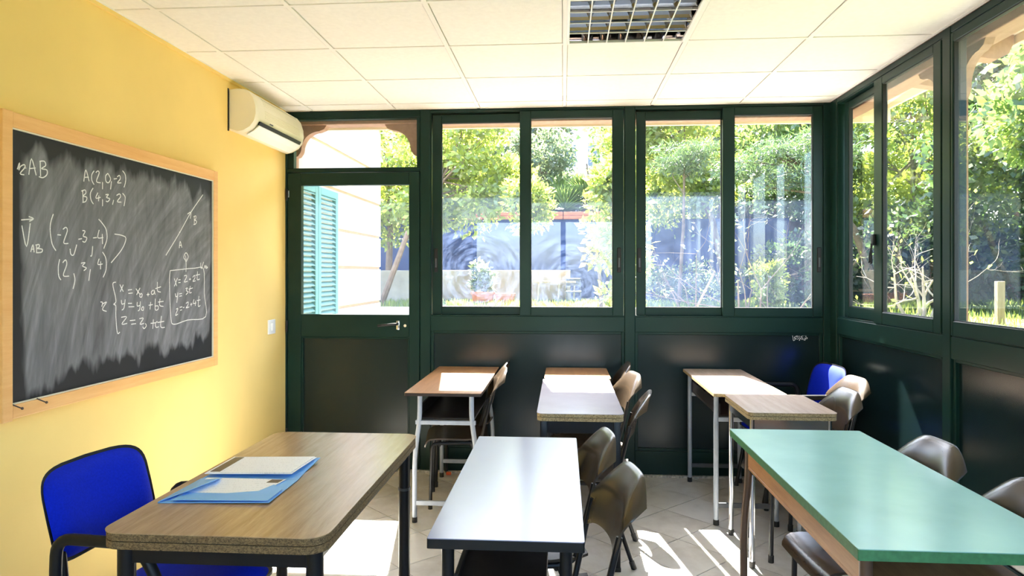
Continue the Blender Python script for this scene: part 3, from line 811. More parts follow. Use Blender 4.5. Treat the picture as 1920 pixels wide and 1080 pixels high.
# ---- ceiling light with mirror louvre
cl = empty('ceiling_light', ((FX0+FX1)/2, (FY0+FY1)/2, CZ), 0, 'square recessed ceiling light with a mirrored louvre grid', 'ceiling light')
hx, hy = (FX1-FX0)/2-0.008, (FY1-FY0)/2-0.008
mb = MB()
for q in ((-hx, -hx+0.014, -hy, hy), (hx-0.014, hx, -hy, hy), (-hx+0.014, hx-0.014, -hy, -hy+0.014), (-hx+0.014, hx-0.014, hy-0.014, hy)):
    mb.rbox(*q, -0.004, 0.010, 0.002, 1)
mb.build('trim_frame', M['white'], cl)
mb = MB()
mb.box(-hx, hx, -hy, hy, 0.070, 0.076)
for q in ((-hx, -hx+0.004, -hy, hy), (hx-0.004, hx, -hy, hy), (-hx+0.004, hx-0.004, -hy, -hy+0.004), (-hx+0.004, hx-0.004, hy-0.004, hy)): mb.box(*q, 0.010, 0.070)
mb.build('reflector_tray', M['mirror'], cl)
nxl, nyl = 6, 4
def wedge(c):
    h_ = [(0.0018, 0.0), (0.004, 0.012), (0.009, 0.026), (0.017, 0.040), (0.030, 0.054)]
    return [(c+a, b) for a, b in h_] + [(c-a, b) for a, b in reversed(h_)]
for k in range(1, nxl):
    x = -hx+0.014 + k*(2*hx-0.028)/nxl
    bl = MB().prism(wedge(x), -hy+0.014, hy-0.014, 'y').build('louvre_blade', M['mirror'], cl)
    MB().box(x-0.0028, x+0.0028, -hy+0.014, hy-0.014, -0.0022, -0.0002).build('blade_glint', M['white'], bl)  # white strip drawn for the bright reflection on the blade's underside
for k in range(1, nyl):
    y = -hy+0.014 + k*(2*hy-0.028)/nyl
    bl = MB().prism(wedge(y), -hx+0.014, hx-0.014, 'x').build('cross_blade', M['mirror'], cl)
    MB().box(-hx+0.014, hx-0.014, y-0.0028, y+0.0028, -0.0020, -0.0002).build('blade_glint', M['white'], bl)  # reflected brightness under the cross blade, painted as a white strip

# ---- desks
def desk(name, label, cat, x0, x1, y0, y1, h, style):
    cx, cy = (x0+x1)/2, (y0+y1)/2
    d = empty(name, (cx, cy, 0), 0, label, cat)
    a, b = (x1-x0)/2, (y1-y0)/2
    S = style
    t = S['t']; r = S.get('r', 0.008)
    top = MB().prism(rrect(-a, a, -b, b, r), h-0.0022, h).build('tabletop', S['top'], d)
    if S['edge'] == 'chip':
        for z0, z1 in ((h-0.0022-t, h-0.0032-t/2), (h-0.0008-t/2, h-0.0022)):
            MB().prism(rrect(-a+0.0015, a-0.0015, -b+0.0015, b-0.0015, r), z0, z1).build('chipboard_layer', S['core'], top)
        MB().prism(rrect(-a+0.006, a-0.006, -b+0.006, b-0.006, r), h-0.0034-t/2, h-0.0006-t/2).build('glue_joint', M['gasket'], top)
    else:
        MB().prism(rrect(-a-0.0008, a+0.0008, -b-0.0008, b+0.0008, r), h-t, h-0.0022).build('edge_band', S['core'], top)
    zt_ = h-t
    ix, iy = S.get('ix', 0.04), S.get('iy', 0.06)
    lm = S['leg']; lr = S.get('lr', 0.0125)
    for sx in (-1, 1):
        for sy in (-1, 1):
            x, y = sx*(a-ix), sy*(b-iy)
            if S['legs'] == 'square':
                lg = MB().rbox(x-lr, x+lr, y-lr, y+lr, 0.012, zt_-0.001, 0.004).build('leg', lm, d, True)
                MB().rbox(x-lr-0.002, x+lr+0.002, y-lr-0.002, y+lr+0.002, 0.0, 0.02, 0.003).build('foot_cap', M['rubber'], lg)
            elif S['legs'] == 'round':
                lg = MB().tube([(x, y, 0.01), (x, y, zt_-0.001)], lr, 14).build('leg', lm, d, True)
                MB().tube([(x, y, 0.0), (x, y, 0.03)], lr+0.002, 14).build('foot_cap', M['rubber'], lg, True)
                if S.get('sleeve'): MB().tube([(x, y, zt_-0.17), (x, y, zt_-0.16)], lr+0.003, 14).build('sleeve_ring', M['darkgrey'], lg, True)
            else:   # bent inwards near the top
                kx = sx*S.get('bend', 0.03)
                pts = fillet([(x, y, 0.01), (x, y, zt_*0.52), (x-kx, y, zt_*0.80), (x-kx, y, zt_-0.001)], 0.12, 6)
                lg = MB().tube(pts, lr, 12).build('leg', lm, d, True)
                MB().tube([(x, y, 0.0), (x, y, 0.03)], lr+0.0015, 12).build('foot_cap', M['rubber'], lg, True)
    if S.get('apron'):
        ah = S['apron']
        for sy in (-1, 1):
            y = sy*(b-iy)
            MB().box(-a+ix, a-ix, y-0.010, y+0.010, zt_-ah, zt_-0.0005).build('apron', lm, d)
        for sx in (-1, 1):
            x = sx*(a-ix)
            MB().box(x-0.010, x+0.010, -b+iy+0.01, b-iy-0.01, zt_-ah*0.8, zt_-0.0005).build('apron', lm, d)
    if S.get('shelf'):
        zs = S['shelf']; sm = S.get('shelfmat', M['shelfdark'])
        sx0, sx1 = -a+ix+0.014, a-ix-S.get('shelfgap', 0.014)
        sf = MB().rbox(sx0, sx1, -b+iy+0.012, b-iy-0.012, zs, zs+0.012, 0.002, 1).build('book_shelf', sm, d)
        MB().rbox(sx0, sx0+0.012, -b+iy+0.012, b-iy-0.012, zs+0.012, zs+S.get('liph', 0.05), 0.002, 1).build('shelf_back', S.get('lipmat', sm), sf)
        for sy in (-1, 1):
            y = sy*(b-iy)
            MB().rbox(-a+ix+0.006, a-ix-0.006, y-0.009, y+0.009, zs-0.024, zs-0.0005, 0.002, 1).build('shelf_rail', lm, d)
    if S.get('stretch'):
        z = S['stretch']
        for sy in (-1, 1):
            y = sy*(b-iy)
            MB().rbox(-a+ix, a-ix, y-0.008, y+0.008, z-0.013, z+0.013, 0.002, 1).build('stretcher', S.get('stretchmat', lm), d)
    return d

st_old = dict(t=0.018, r=0.010, top=M['oakred'], edge='band', core=M['shelfdark'], leg=M['greymetal'], legs='bent', lr=0.0135, ix=0.035, iy=0.105, shelf=0.575, liph=0.075, stretch=0.11, stretchmat=M['greymetal'])
desk('school_desk', 'orange-brown desk with grey bent legs in front of the green door post', 'desk', -0.868, -0.446, 3.772, 4.858, 0.745, st_old)
desk('school_desk', 'short brown desk against the wall, rear of the middle row', 'desk', -0.118, 0.296, 4.352, 4.856, 0.745,
     dict(t=0.03, r=0.03, top=M['oakred'], edge='chip', core=M['chip'], leg=M['blackmetal'], legs='square', lr=0.014, ix=0.035, iy=0.04, apron=0.05))
desk('school_desk', 'grey-lilac desk with raw chipboard edge, front of the middle row', 'desk', -0.124, 0.283, 3.262, 4.345, 0.745,
     dict(t=0.034, r=0.034, top=M['lilaclam'], edge='chip', core=M['chip'], leg=M['blackmetal'], legs='square', lr=0.017, ix=0.032, iy=0.05, apron=0.065))
st_r = dict(st_old, top=M['oakpale'], legs='bent', core=M['chip'], leg=M['darkgrey'], iy=0.09, shelf=0.60, ix=0.030)
st_r['leg'] = M['greymetal']; st_r['stretchmat'] = M['darkgrey']; st_r['legs'] = 'round'
desk('school_desk', 'sunlit long desk with grey legs at the rear of the right row', 'desk', 0.818, 1.205, 3.868, 4.858, 0.745, st_r)
desk('school_desk', 'short pale wood desk with raw chipboard edge before the sunlit long desk', 'desk', 0.868, 1.280, 3.352, 3.860, 0.745,
     dict(t=0.032, r=0.03, top=M['oakpale'], edge='chip', core=M['chip'], leg=M['chrome'], legs='round', lr=0.013, ix=0.028, iy=0.045, apron=0.06))
desk('school_desk', 'long white-topped desk with a black edge in the foreground', 'desk', -0.338, 0.052, 1.715, 2.800, 0.742,
     dict(t=0.026, r=0.006, top=M['whitelam'], edge='band', core=M['black'], leg=M['blackmetal'], legs='round', lr=0.016, ix=0.045, iy=0.05, shelf=0.60, liph=0.03, shelfgap=0.05, stretch=0.11))
desk('school_desk', 'mint green desk with a brown frame in the right foreground', 'desk', 0.702, 1.232, 1.722, 3.012, 0.742,
     dict(t=0.028, r=0.004, top=M['greenlam'], edge='band', core=M['greenedge'], leg=M['brownmetal'], legs='bent', lr=0.016, ix=0.035, iy=0.09, bend=0.02, shelf=0.60, liph=0.105, shelfmat=M['shelfwood'], stretch=None))
desk('teacher_desk', 'large brown wood-grain teacher desk with double chipboard edge and black legs', 'desk', -1.184, -0.590, 1.690, 2.822, 0.742,
     dict(t=0.040, r=0.055, top=M['oak'], edge='chip', core=M['chipdark'], leg=M['blackmetal'], legs='round', lr=0.0225, ix=0.045, iy=0.06, apron=0.055, sleeve=True))

# ---- brown school chairs (they face the chalkboard, -x)
def back_shell(mb, W=0.186, z0=0.578, z1=0.812, th=0.008):
    nu, nv = 20, 12
    def P(u, v, o):
        # u -1..1 across, v 0..1 up
        zc = z0 + (z1-z0)*v
        k = max(0.0, (v-0.45)/0.55)
        w = W*(0.95+0.06*v)*(1-0.10*k**4)
        y = u*w
        arch = 0.036*(1-u**4)*(1-v)
        drop = -0.066*(max(0.0, (abs(u)-0.35)/0.65)**2.2)*(0.35*v+0.65*k)
        x = 0.002 + 0.036*(1-u*u)*(1-0.35*k) + 0.048*v + 0.050*k*k
        return Vector((x + o, y, zc + arch + drop))
    vs = []
    for o in (0.0, th):
        for j in range(nv+1):
            for i in range(nu+1):
                vs.append(P(-1+2*i/nu, j/nv, o))
    n = (nu+1)*(nv+1)
    fs = []
    for j in range(nv):
        for i in range(nu):
            a = j*(nu+1)+i
            fs.append((a, a+1, a+nu+2, a+nu+1)); fs.append((n+a, n+a+nu+1, n+a+nu+2, n+a+1))
    rim = [i for i in range(nu+1)] + [j*(nu+1)+nu for j in range(1, nv+1)] + [nv*(nu+1)+i for i in range(nu-1, -1, -1)] + [j*(nu+1) for j in range(nv-1, 0, -1)]
    for k in range(len(rim)):
        a, b = rim[k], rim[(k+1) % len(rim)]
        fs.append((a, n+a, n+b, b))
    mb.add(vs, fs)
    return mb
def seat_shell(mb, zs=0.41, W=0.18, D=0.365, th=0.009):
    prof = [(0.01, zs+0.012), (-0.03, zs+0.004), (-0.12, zs-0.002), (-0.22, zs+0.002), (-0.30, zs+0.004), (-0.335, zs), (-0.355, zs-0.012), (-0.367, zs-0.032), (-0.37, zs-0.045)]
    nu = 12
    vs = []; m = len(prof)
    for o in (0, 1):
        for j, (x, z) in enumerate(prof):
            ww = W*(0.93 if j in (0,) else 1.0)*(0.97 if j == m-1 else 1)
            for i in range(nu+1):
                u = -1+2*i/nu
                zz = z + 0.007*u*u
                if o:
                    zz -= th if j < m-3 else th*0.6
                    xx = x + (0 if j < m-3 else th*0.7)
                else: xx = x
                vs.append((xx, u*ww, zz))
    n = m*(nu+1); fs = []
    for j in range(m-1):
        for i in range(nu):
            a = j*(nu+1)+i
            fs.append((a, a+1, a+nu+2, a+nu+1)); fs.append((n+a, n+a+nu+1, n+a+nu+2, n+a+1))
    rim = [i for i in range(nu+1)] + [j*(nu+1)+nu for j in range(1, m)] + [(m-1)*(nu+1)+i for i in range(nu-1, -1, -1)] + [j*(nu+1) for j in range(m-2, 0, -1)]
    for k in range(len(rim)):
        a, b = rim[k], rim[(k+1) % len(rim)]
        fs.append((a, n+a, n+b, b))
    mb.add(vs, fs)
    return mb
def make_chair():
    c = empty('school_chair', (0, 0, 0))
    back_shell(MB()).build('backrest', M['brownshell'], c, True, ang=50)
    seat_shell(MB()).build('seat', M['brownshell'], c, True, ang=50)
    for s in (-1, 1):
        y = s*0.160
        MB().tube(fillet([(-0.10, y, 0.388), (-0.035, y, 0.40), (0.010, s*0.172, 0.59), (0.030, s*0.170, 0.67)], 0.06), 0.0095, 10).build('back_upright', M['blackmetal'], c, True)
        fl_ = MB().tube(fillet([(-0.335, s*0.165, 0.01), (-0.325, y, 0.387), (-0.06, y, 0.387)], 0.035), 0.0105, 10).build('front_leg', M['blackmetal'], c, True)
        MB().tube([(-0.335, s*0.165, 0.0), (-0.3345, s*0.165, 0.035)], 0.0135, 10).build('foot_cap', M['rubber'], fl_, True)
        rl = MB().tube([(-0.09, y, 0.385), (0.045, s*0.178, 0.01)], 0.0105, 10).build('rear_leg', M['blackmetal'], c, True)
        MB().tube([(0.049, s*0.1785, 0.0), (0.036, s*0.177, 0.035)], 0.0135, 10).build('foot_cap', M['rubber'], rl, True)
    MB().tube([(-0.10, -0.160, 0.374), (-0.10, 0.160, 0.374)], 0.008, 8).build('seat_stretcher', M['blackmetal'], c, True)
    MB().tube([(-0.28, -0.160, 0.374), (-0.28, 0.160, 0.374)], 0.008, 8).build('seat_stretcher', M['blackmetal'], c, True)
    return c
chair0 = make_chair()
spots = [
    (-0.478, 4.310, 8, 'brown chair pushed under the orange-brown desk by the door'),
    (-0.490, 4.680, -2, 'dark chair half hidden at the wall end of the orange-brown desk by the door'),
    (0.310, 4.640, 0, 'brown chair nearest the wall, only its curled top showing in the middle row'),
    (0.305, 4.160, 12, 'sunlit brown chair between two others at the middle row'),
    (0.308, 3.520, -7, 'brown chair beside the chipboard front end of the grey-lilac desk'),
    (0.050, 2.600, 9, 'brown chair at the far end of the white-topped desk'),
    (0.096, 2.110, 10, 'brown chair at the near end of the white-topped desk'),
    (1.545, 4.090, 6, 'brightly sunlit beige-brown chair beside the blue chair'),
    (1.325, 3.650, 4, 'brown chair tucked under the short pale wood desk'),
    (1.205, 2.560, 4, 'brown chair at the far end of the mint green desk, seat showing under it'),
    (1.210, 2.035, 3, 'brown chair at the near right corner of the mint green desk'),
]
for k, (x, y, a, lab) in enumerate(spots):
    c = chair0 if k == 0 else copy_tree(chair0)
    c.location = (x, y, 0); c.rotation_euler = (0, 0, R(a))
    tag(c, lab, 'chair', 'brown school chairs')

# ---- blue upholstered chairs; local: sitter faces +x, back at x=0
def pad(mb, W, z0, z1, tx, xb, curve, r=0.06, nu=16, nv=14, lean=0.0):
    """cushion pad: rounded-rectangle outline in y,z, front bulged towards +x"""
    def S(t, e): return math.copysign(abs(t)**e, t)
    vs = []; fs = []
    rings = 8; seg = 40
    zc, hz = (z0+z1)/2, (z1-z0)/2
    outline = []
    for i in range(seg):
        t = 2*math.pi*i/seg
        outline.append((W*S(math.cos(t), 0.42), hz*S(math.sin(t), 0.42)))
    def X(y, z, side, k):
        base = xb - curve*(1-(y/W)**2) - lean*(z-z0)/(z1-z0)
        return base + (tx*(1-k**6) if side else 0.0)
    for side in (1, 0):
        b = len(vs)
        vs.append((X(0, zc, side, 0), 0, zc))
        for k in range(1, rings+1):
            f = (k/rings)**0.7
            for (y, z) in outline:
                vs.append((X(y*f, zc+z*f, side, f), y*f, zc+z*f))
        for i in range(seg):
            fs.append((b, b+1+i, b+1+(i+1) % seg))
        for k in range(rings-1):
            for i in range(seg):
                a0 = b+1+k*seg
                fs.append((a0+i, a0+seg+i, a0+seg+(i+1) % seg, a0+(i+1) % seg))
    n1 = 1+rings*seg
    a0 = 1+(rings-1)*seg; b0 = n1+1+(rings-1)*seg
    for i in range(seg):
        fs.append((a0+i, b0+i, b0+(i+1) % seg, a0+(i+1) % seg))
    mb.add(vs, fs)
    return mb
def make_blue_chair(arms):
    c = empty('office_chair', (0, 0, 0))
    pad(MB(), 0.208, 0.560, 0.818, 0.038, 0.055, 0.035, lean=0.07).build('back_cushion', M['blueseat'], c, True, ang=60)
    pad(MB(), 0.218, 0.550, 0.826, -0.030, 0.056, 0.035, lean=0.07).build('back_shell', M['black'], c, True, ang=60)
    mb = MB().prism(rrect(0.08, 0.50, -0.22, 0.22, 0.06), 0.415, 0.425)
    mb.build('seat_pan', M['black'], c)
    sc = MB()
    pad(sc, 0.222, -0.215, 0.215, 0.050, 0.0, 0.0)
    sc.v = [(0.29+z, y, 0.423+x) for x, y, z in sc.v]
    sc.build('seat_cushion', M['blueseat'], c, True, ang=60)
    for s in (-1, 1):
        y = s*0.225
        MB().tube(fillet([(0.30, y*0.9, 0.405), (0.075, y*0.95, 0.41), (0.055, s*0.190, 0.50), (0.022, s*0.175, 0.66)], 0.05), 0.013, 10).build('back_support', M['black'], c, True)
        lg = MB().tube(fillet([(0.50, y, 0.01), (0.43, y, 0.39), (0.12, y, 0.39), (0.02, y, 0.01)], 0.04), 0.011, 10).build('leg_frame', M['blackmetal'], c, True)
        for xx in (0.50, 0.02):
            MB().tube([(xx, y, 0.0), (xx, y, 0.02)], 0.014, 10).build('foot_cap', M['rubber'], lg, True)
        if arms:
            MB().tube(fillet([(0.09, y*1.04, 0.40), (0.075, s*0.245, 0.52), (0.085, s*0.25, 0.662), (0.34, s*0.25, 0.662), (0.40, s*0.245, 0.56), (0.40, y*1.04, 0.40)], 0.05), [0.015]*7+[0.015]*6+[0.020]*6+[0.015]*7, 12).build('armrest', M['black'], c, True) if False else \
            MB().tube(fillet([(0.09, y*1.04, 0.40), (0.075, s*0.245, 0.52), (0.085, s*0.25, 0.662), (0.34, s*0.25, 0.662), (0.40, s*0.245, 0.56), (0.40, y*1.04, 0.40)], 0.05), 0.016, 12).build('armrest', M['black'], c, True)
    return c
tc_ = make_blue_chair(True)
tc_.location = (-1.465, 2.105, 0); tc_.rotation_euler = (0, 0, R(-6))
tag(tc_, 'royal blue padded chair with black arms behind the teacher desk', 'chair', 'blue padded chairs')
bc = make_blue_chair(True)
bc.location = (1.66, 4.53, 0); bc.rotation_euler = (0, 0, R(186))
tag(bc, 'royal blue padded chair in the corner by the green walls', 'chair', 'blue padded chairs')

# ---- folder and papers on the teacher desk
TZ = 0.742
fo = empty('document_folder', (-1.0, 2.15, TZ), 0, 'open sky-blue card folder lying on the teacher desk', 'folder')
def sheet(name, mat, parent, pts, th=0.0012):
    n = len(pts)
    vs = list(pts) + [(x, y, z+th) for x, y, z in pts]
    return MB().add(vs, [tuple(range(n-1, -1, -1)), tuple(range(n, 2*n))] + [(i, (i+1) % n, n+(i+1) % n, n+i) for i in range(n)]).build(name, mat, parent)
def loc(px, py, pz): return (px+1.0, py-2.15, pz)
sheet('front_cover', M['folder'], fo, [loc(-1.155, 1.915, 0.001), loc(-0.835, 1.932, 0.004), loc(-0.838, 2.155, 0.002), loc(-1.150, 2.150, 0.001)], 0.0015)
sheet('back_cover', M['folder'], fo, [loc(-1.150, 2.151, 0.001), loc(-0.838, 2.156, 0.002), loc(-0.848, 2.245, 0.001), loc(-0.846, 2.385, 0.012), loc(-1.150, 2.375, 0.001)], 0.0015)
sheet('pocket_flap', M['folder'], fo, [loc(-1.154, 1.915, 0.004), loc(-1.085, 1.985, 0.022), loc(-1.060, 2.105, 0.020), loc(-1.085, 2.140, 0.006), loc(-1.150, 2.148, 0.003)], 0.0012)
sheet('lower_flap', M['folder'], fo, [loc(-1.120, 1.922, 0.0085), loc(-0.840, 1.935, 0.0085), loc(-0.840, 2.04, 0.0085), loc(-0.885, 2.085, 0.0085), loc(-0.905, 2.02, 0.0085), loc(-0.99, 1.992, 0.0085), loc(-1.110, 1.990, 0.0085)], 0.0010)
pp = empty('paper_sheet', (-1.0, 2.265, TZ+0.014), 0, 'upper printed sheet with a dark side bar on the back of the open folder', 'paper', 'printed sheets')
sheet('page', M['paper'], pp, [(-0.148, -0.095, 0), (0.128, -0.088, 0.004), (0.140, 0.105, 0.006), (-0.148, 0.102, 0)], 0.001)
sheet('dark_bar', M['shelfdark'], pp, [(-0.140, -0.080, 0.0014), (-0.108, -0.080, 0.0018), (-0.108, 0.095, 0.0018), (-0.140, 0.095, 0.0014)], 0.0006)
p2 = empty('paper_sheet', (-1.0, 2.265, TZ+0.0125), 0, 'white sheet lying just beneath the dark-barred page', 'paper', 'printed sheets')
sheet('page', M['paper'], p2, [(-0.150, -0.098, 0), (0.134, -0.090, 0.003), (0.146, 0.108, 0.005), (-0.150, 0.105, 0)], 0.001)
p3 = empty('paper_sheet', (-1.0, 2.07, TZ+0.0058), 0, 'lower printed sheet tucked into the front pocket of the folder', 'paper', 'printed sheets')
sheet('page', M['paper'], p3, [(-0.125, -0.095, 0.0), (0.100, -0.095, 0), (0.128, 0.078, 0), (-0.130, 0.078, 0.0)], 0.001)
sheet('dark_bar', M['shelfdark'], p3, [(0.080, 0.040, 0.0012), (0.116, 0.040, 0.0012), (0.121, 0.072, 0.0012), (0.085, 0.072, 0.0012)], 0.0006)

# ---- an orange scrap on the floor by the wall
sc_ = MB().rbox(-0.018, 0.018, -0.010, 0.010, 0.0, 0.022, 0.006).build('plastic_scrap', M['orange'], loc=(-0.792, 4.80, 0.0))
tag(sc_, 'tiny orange plastic scrap on the floor tiles by the wall', 'scrap')

# ================================================================ THE GARDEN
rng = np.random.default_rng(7)
yd = MB().box(-14, 3.2, BY+0.12, 9.5, -0.2, -0.02).box(RX+0.1, 3.2, -8, BY+0.12, -0.2, -0.02).box(-14, RX+0.1, -8, FY-0.1, -0.2, -0.02).build('ground_yard', M['paving']); tag(yd, kind='structure')
te = MB().box(-14, 30, 9.5, 40, -0.2, 0.9).box(3.2, 30, -12, 9.5, -0.2, 0.9).build('ground_garden', M['lawn']); tag(te, kind='structure')
kb = MB().rbox(-14, 3.2, 9.42, 9.62, 0.80, 0.93, 0.01).build('trim_2', M['render']); tag(kb, kind='structure')

def leaves(pos, size, nrm=None, asp=0.5, fold=0.25, rnd=rng):
    """folded leaves at positions; returns verts, quads"""
    n = len(pos)
    d = rnd.normal(size=(n, 3)); d /= np.linalg.norm(d, axis=1)[:, None]
    u = rnd.normal(size=(n, 3))
    if nrm is not None: d = d*0.75 + nrm; d /= np.linalg.norm(d, axis=1)[:, None]
    s = np.cross(d, u); s /= np.linalg.norm(s, axis=1)[:, None]
    w = np.cross(d, s)
    L = size*(0.6+0.8*rnd.random(n))[:, None]
    a = pos; b = pos + d*L*0.45 + s*L*asp*0.5 + w*L*fold*0.3
    c = pos + d*L; e = pos + d*L*0.45 - s*L*asp*0.5 + w*L*fold*0.3
    v = np.stack([a, b, c, e], 1).reshape(-1, 3)
    return v
def quadmesh(name, v, mat, parent=None, kind=None):
    n = len(v)//4
    me = bpy.data.meshes.new(name)
    me.vertices.add(len(v)); me.vertices.foreach_set('co', v.astype(np.float32).ravel())
    me.loops.add(len(v)); me.loops.foreach_set('vertex_index', np.arange(len(v), dtype=np.int32))
    me.polygons.add(n); me.polygons.foreach_set('loop_start', np.arange(0, len(v), 4, dtype=np.int32))
    me.update(calc_edges=True); me.validate()
    me.materials.append(mat)
    o = bpy.data.objects.new(name, me); C.objects.link(o)
    if parent: o.parent = parent
    if kind: o['kind'] = kind
    return o
def tree(name, label, cat, base, crown, radii, mat, nclump=26, per=260, lsize=0.09, clump=0.34, trunk=0.06, asp=0.5, group=None, bark='bark', flat=1.0, hollow=0.55):
    """base: foot; crown: centre relative to the foot"""
    t = empty(name, base, 0, label, cat, group)
    cr = np.array(crown, float); ra = np.array(radii, float)
    cs = rng.normal(size=(nclump, 3)); cs /= np.linalg.norm(cs, axis=1)[:, None]
    cs *= (hollow + (1-hollow)*rng.random(nclump)**0.6)[:, None]
    cs = cr + cs*ra*0.86
    cs[:, 2] = np.maximum(cs[:, 2], 0.08)
    allp = []; alln = []
    for c in cs:
        q = rng.normal(size=(per, 3)); q /= np.linalg.norm(q, axis=1)[:, None]
        rad = clump*(0.75+0.5*rng.random())
        p = c + q*(rad*rng.random(per)**0.45)[:, None]*np.array([1, 1, 0.75*flat])
        allp.append(p); alln.append(q*0.6)
    p = np.concatenate(allp); nn = np.concatenate(alln)
    p[:, 2] = np.maximum(p[:, 2], 0.03)
    quadmesh('foliage', leaves(p, lsize, nn, asp), M[mat], t)
    mb = MB()
    top = Vector((cr[0]*0.9, cr[1]*0.9, cr[2]))
    mid = Vector((cr[0]*0.35+0.04, cr[1]*0.3, cr[2]*0.55))
    mb.tube([(0, 0, -0.05), mid, top], [trunk, trunk*0.75, trunk*0.4], 8)
    for c in cs[::2]:
        c = Vector(c)
        k = 0.35+0.6*rng.random()
        s = mid.lerp(top, k)
        m_ = s.lerp(c, 0.55) + Vector(rng.normal(size=3)*0.05)
        mb.tube([s, m_, c], [trunk*0.32, trunk*0.2, trunk*0.08], 5)
    mb.build('trunk', M[bark], t, True)
    return t

# retaining wall with terracotta coping, and a beige wall in front of it
rw = empty('retaining_wall', (0.5, 13.2, 0.9), 0, 'dark sky-tinted retaining wall at the back of the garden', 'wall')
MB().box(-6.0, 3.6, -0.15, 0.25, 0, 1.50).build('wall_face', M['concrete'], rw)
x = -6.0
while x < 0.2:
    MB().rbox(x+0.004, x+0.496, -0.22, 0.28, 1.50, 1.565, 0.012, 2).build('coping_stone', M['terracotta'], rw)
    MB().rbox(x+0.006, x+0.494, -0.20, 0.26, 1.568, 1.64, 0.012, 2).build('coping_stone', M['terracotta'], rw)
    x += 0.5
ub = MB().box(-14, 30, 13.4, 40, 0.88, 2.36).build('ground_upper', M['soil']); tag(ub, kind='structure')
bw = empty('garden_wall', (-1.6, 11.6, 0.9), 0, 'low beige rendered wall behind the terracotta planters', 'wall')
MB().rbox(-3.0, 1.72, -0.1, 0.1, 0, 0.545, 0.012).build('wall_face', M['beigewall'], bw)
# planters
for k, (x, lab) in enumerate(((-1.245, 'terracotta planter box with a bushy plant on the garden lawn'), (-0.895, 'smaller reddish terracotta planter box, the right one of the pair'))):
    p = empty('planter_box', (x, 10.8, 0.9), 0, lab, 'planter', 'terracotta planters')
    w = 0.165 if k == 0 else 0.14
    h = 0.20 if k == 0 else 0.175
    mb = MB().add([(-w*0.88, -0.08, 0), (w*0.88, -0.08, 0), (w*0.88, 0.08, 0), (-w*0.88, 0.08, 0), (-w, -0.1, h), (w, -0.1, h), (w, 0.1, h), (-w, 0.1, h)], [(0,3,2,1),(4,5,6,7),(0,1,5,4),(1,2,6,5),(2,3,7,6),(3,0,4,7)])
    mb.build('trough', M['terracotta'], p)
    mb = MB(); rect_frame(mb, 'x', -w-0.012, w+0.012, -0.001, 0.001, 0.001, 0.001, 0.0005, 0.0005, 0, 0.001)
    MB().rbox(-w-0.012, w+0.012, -0.112, -0.09, h-0.03, h+0.012, 0.004).rbox(-w-0.012, w+0.012, 0.09, 0.112, h-0.03, h+0.012, 0.004).rbox(-w-0.012, -w+0.012, -0.09, 0.09, h-0.03, h+0.012, 0.004).rbox(w-0.012, w+0.012, -0.09, 0.09, h-0.03, h+0.012, 0.004).build('rim', M['terracotta'], p)
tree('potted_shrub', 'grey-green leafy plant growing from the left terracotta planter', 'shrub', (-1.25, 10.8, 1.09), (0.05, 0, 0.32), (0.26, 0.16, 0.34), 'leaf_olive', 14, 60, 0.075, 0.10, 0.012)
# garden table and folding chair
gt = empty('garden_table', (-0.10, 11.15, 0.9), 0, 'old garden table with slim pale legs near the beige wall', 'table')
MB().rbox(-0.36, 0.30, -0.18, 0.18, 0.345, 0.375, 0.004).build('tabletop', M['stake'], gt)
for sx in (-0.30, 0.02, 0.26):
    MB().tube([(sx, -0.12, 0), (sx+0.02, -0.12, 0.345)], 0.014, 8).build('leg', M['barkpale'], gt, True)
gc_ = empty('garden_chair', (0.16, 10.9, 0.9), 0, 'small dark folding chair beside the garden table', 'chair')
MB().rbox(-0.12, 0.12, -0.12, 0.12, 0.20, 0.225, 0.006).build('seat', M['darkgrey'], gc_)
MB().rbox(-0.11, 0.11, 0.11, 0.135, 0.30, 0.42, 0.006).build('backrest', M['darkgrey'], gc_)
for sx in (-1, 1):
    MB().tube([(sx*0.10, -0.10, 0.0), (sx*0.11, 0.12, 0.42)], 0.008, 6).build('leg', M['darkgrey'], gc_)
    MB().tube([(sx*0.10, 0.10, 0.0), (sx*0.10, -0.10, 0.21)], 0.008, 6).build('leg', M['darkgrey'], gc_)
# palms / yuccas above the coping
def palm(base, label, n, L, h, mat='leaf_palm'):
    t = empty('fan_palm', base, 0, label, 'palm', 'palms above the coping')
    V = []
    for k in range(n):
        az = rng.random()*2*math.pi; el = R(8+75*rng.random())
        d = np.array([math.cos(az)*math.cos(el), math.sin(az)*math.cos(el), math.sin(el)])
        o = np.array([0, 0, h]) + d*L*0.12
        s = np.cross(d, [0, 0, 1]); s /= np.linalg.norm(s)
        u = np.cross(s, d)
        for j in range(9):
            a = (j-4)*0.16
            dd = d*math.cos(a) + s*math.sin(a)
            p1 = o + dd*L*0.5
            p2 = o + dd*L*(1.0-0.12*abs(j-4)/4) + np.array([0, 0, -0.12*L])
            wv = np.cross(dd, u)*0.012*1.6
            V += [o, p1+wv, p2, p1-wv]
    quadmesh('fronds', np.array(V), M[mat], t)
    MB().tube([(0, 0, -0.05), (0.02, 0, h)], [0.06, 0.05], 8).build('trunk', M['bark'], t, True)
palm((0.02, 13.75, 2.36), 'bright spiky palm in the middle above the terracotta coping', 34, 0.62, 0.22)
palm((0.42, 13.9, 2.36), 'taller spiky palm to the right above the terracotta coping', 30, 0.55, 0.55)
palm((-0.36, 13.8, 2.36), 'low bluish palm to the left above the terracotta coping', 26, 0.5, 0.15)
palm((-0.12, 14.3, 2.36), 'darker palm fan standing behind the bright spiky palms', 22, 0.6, 0.5, 'leaf_mid')
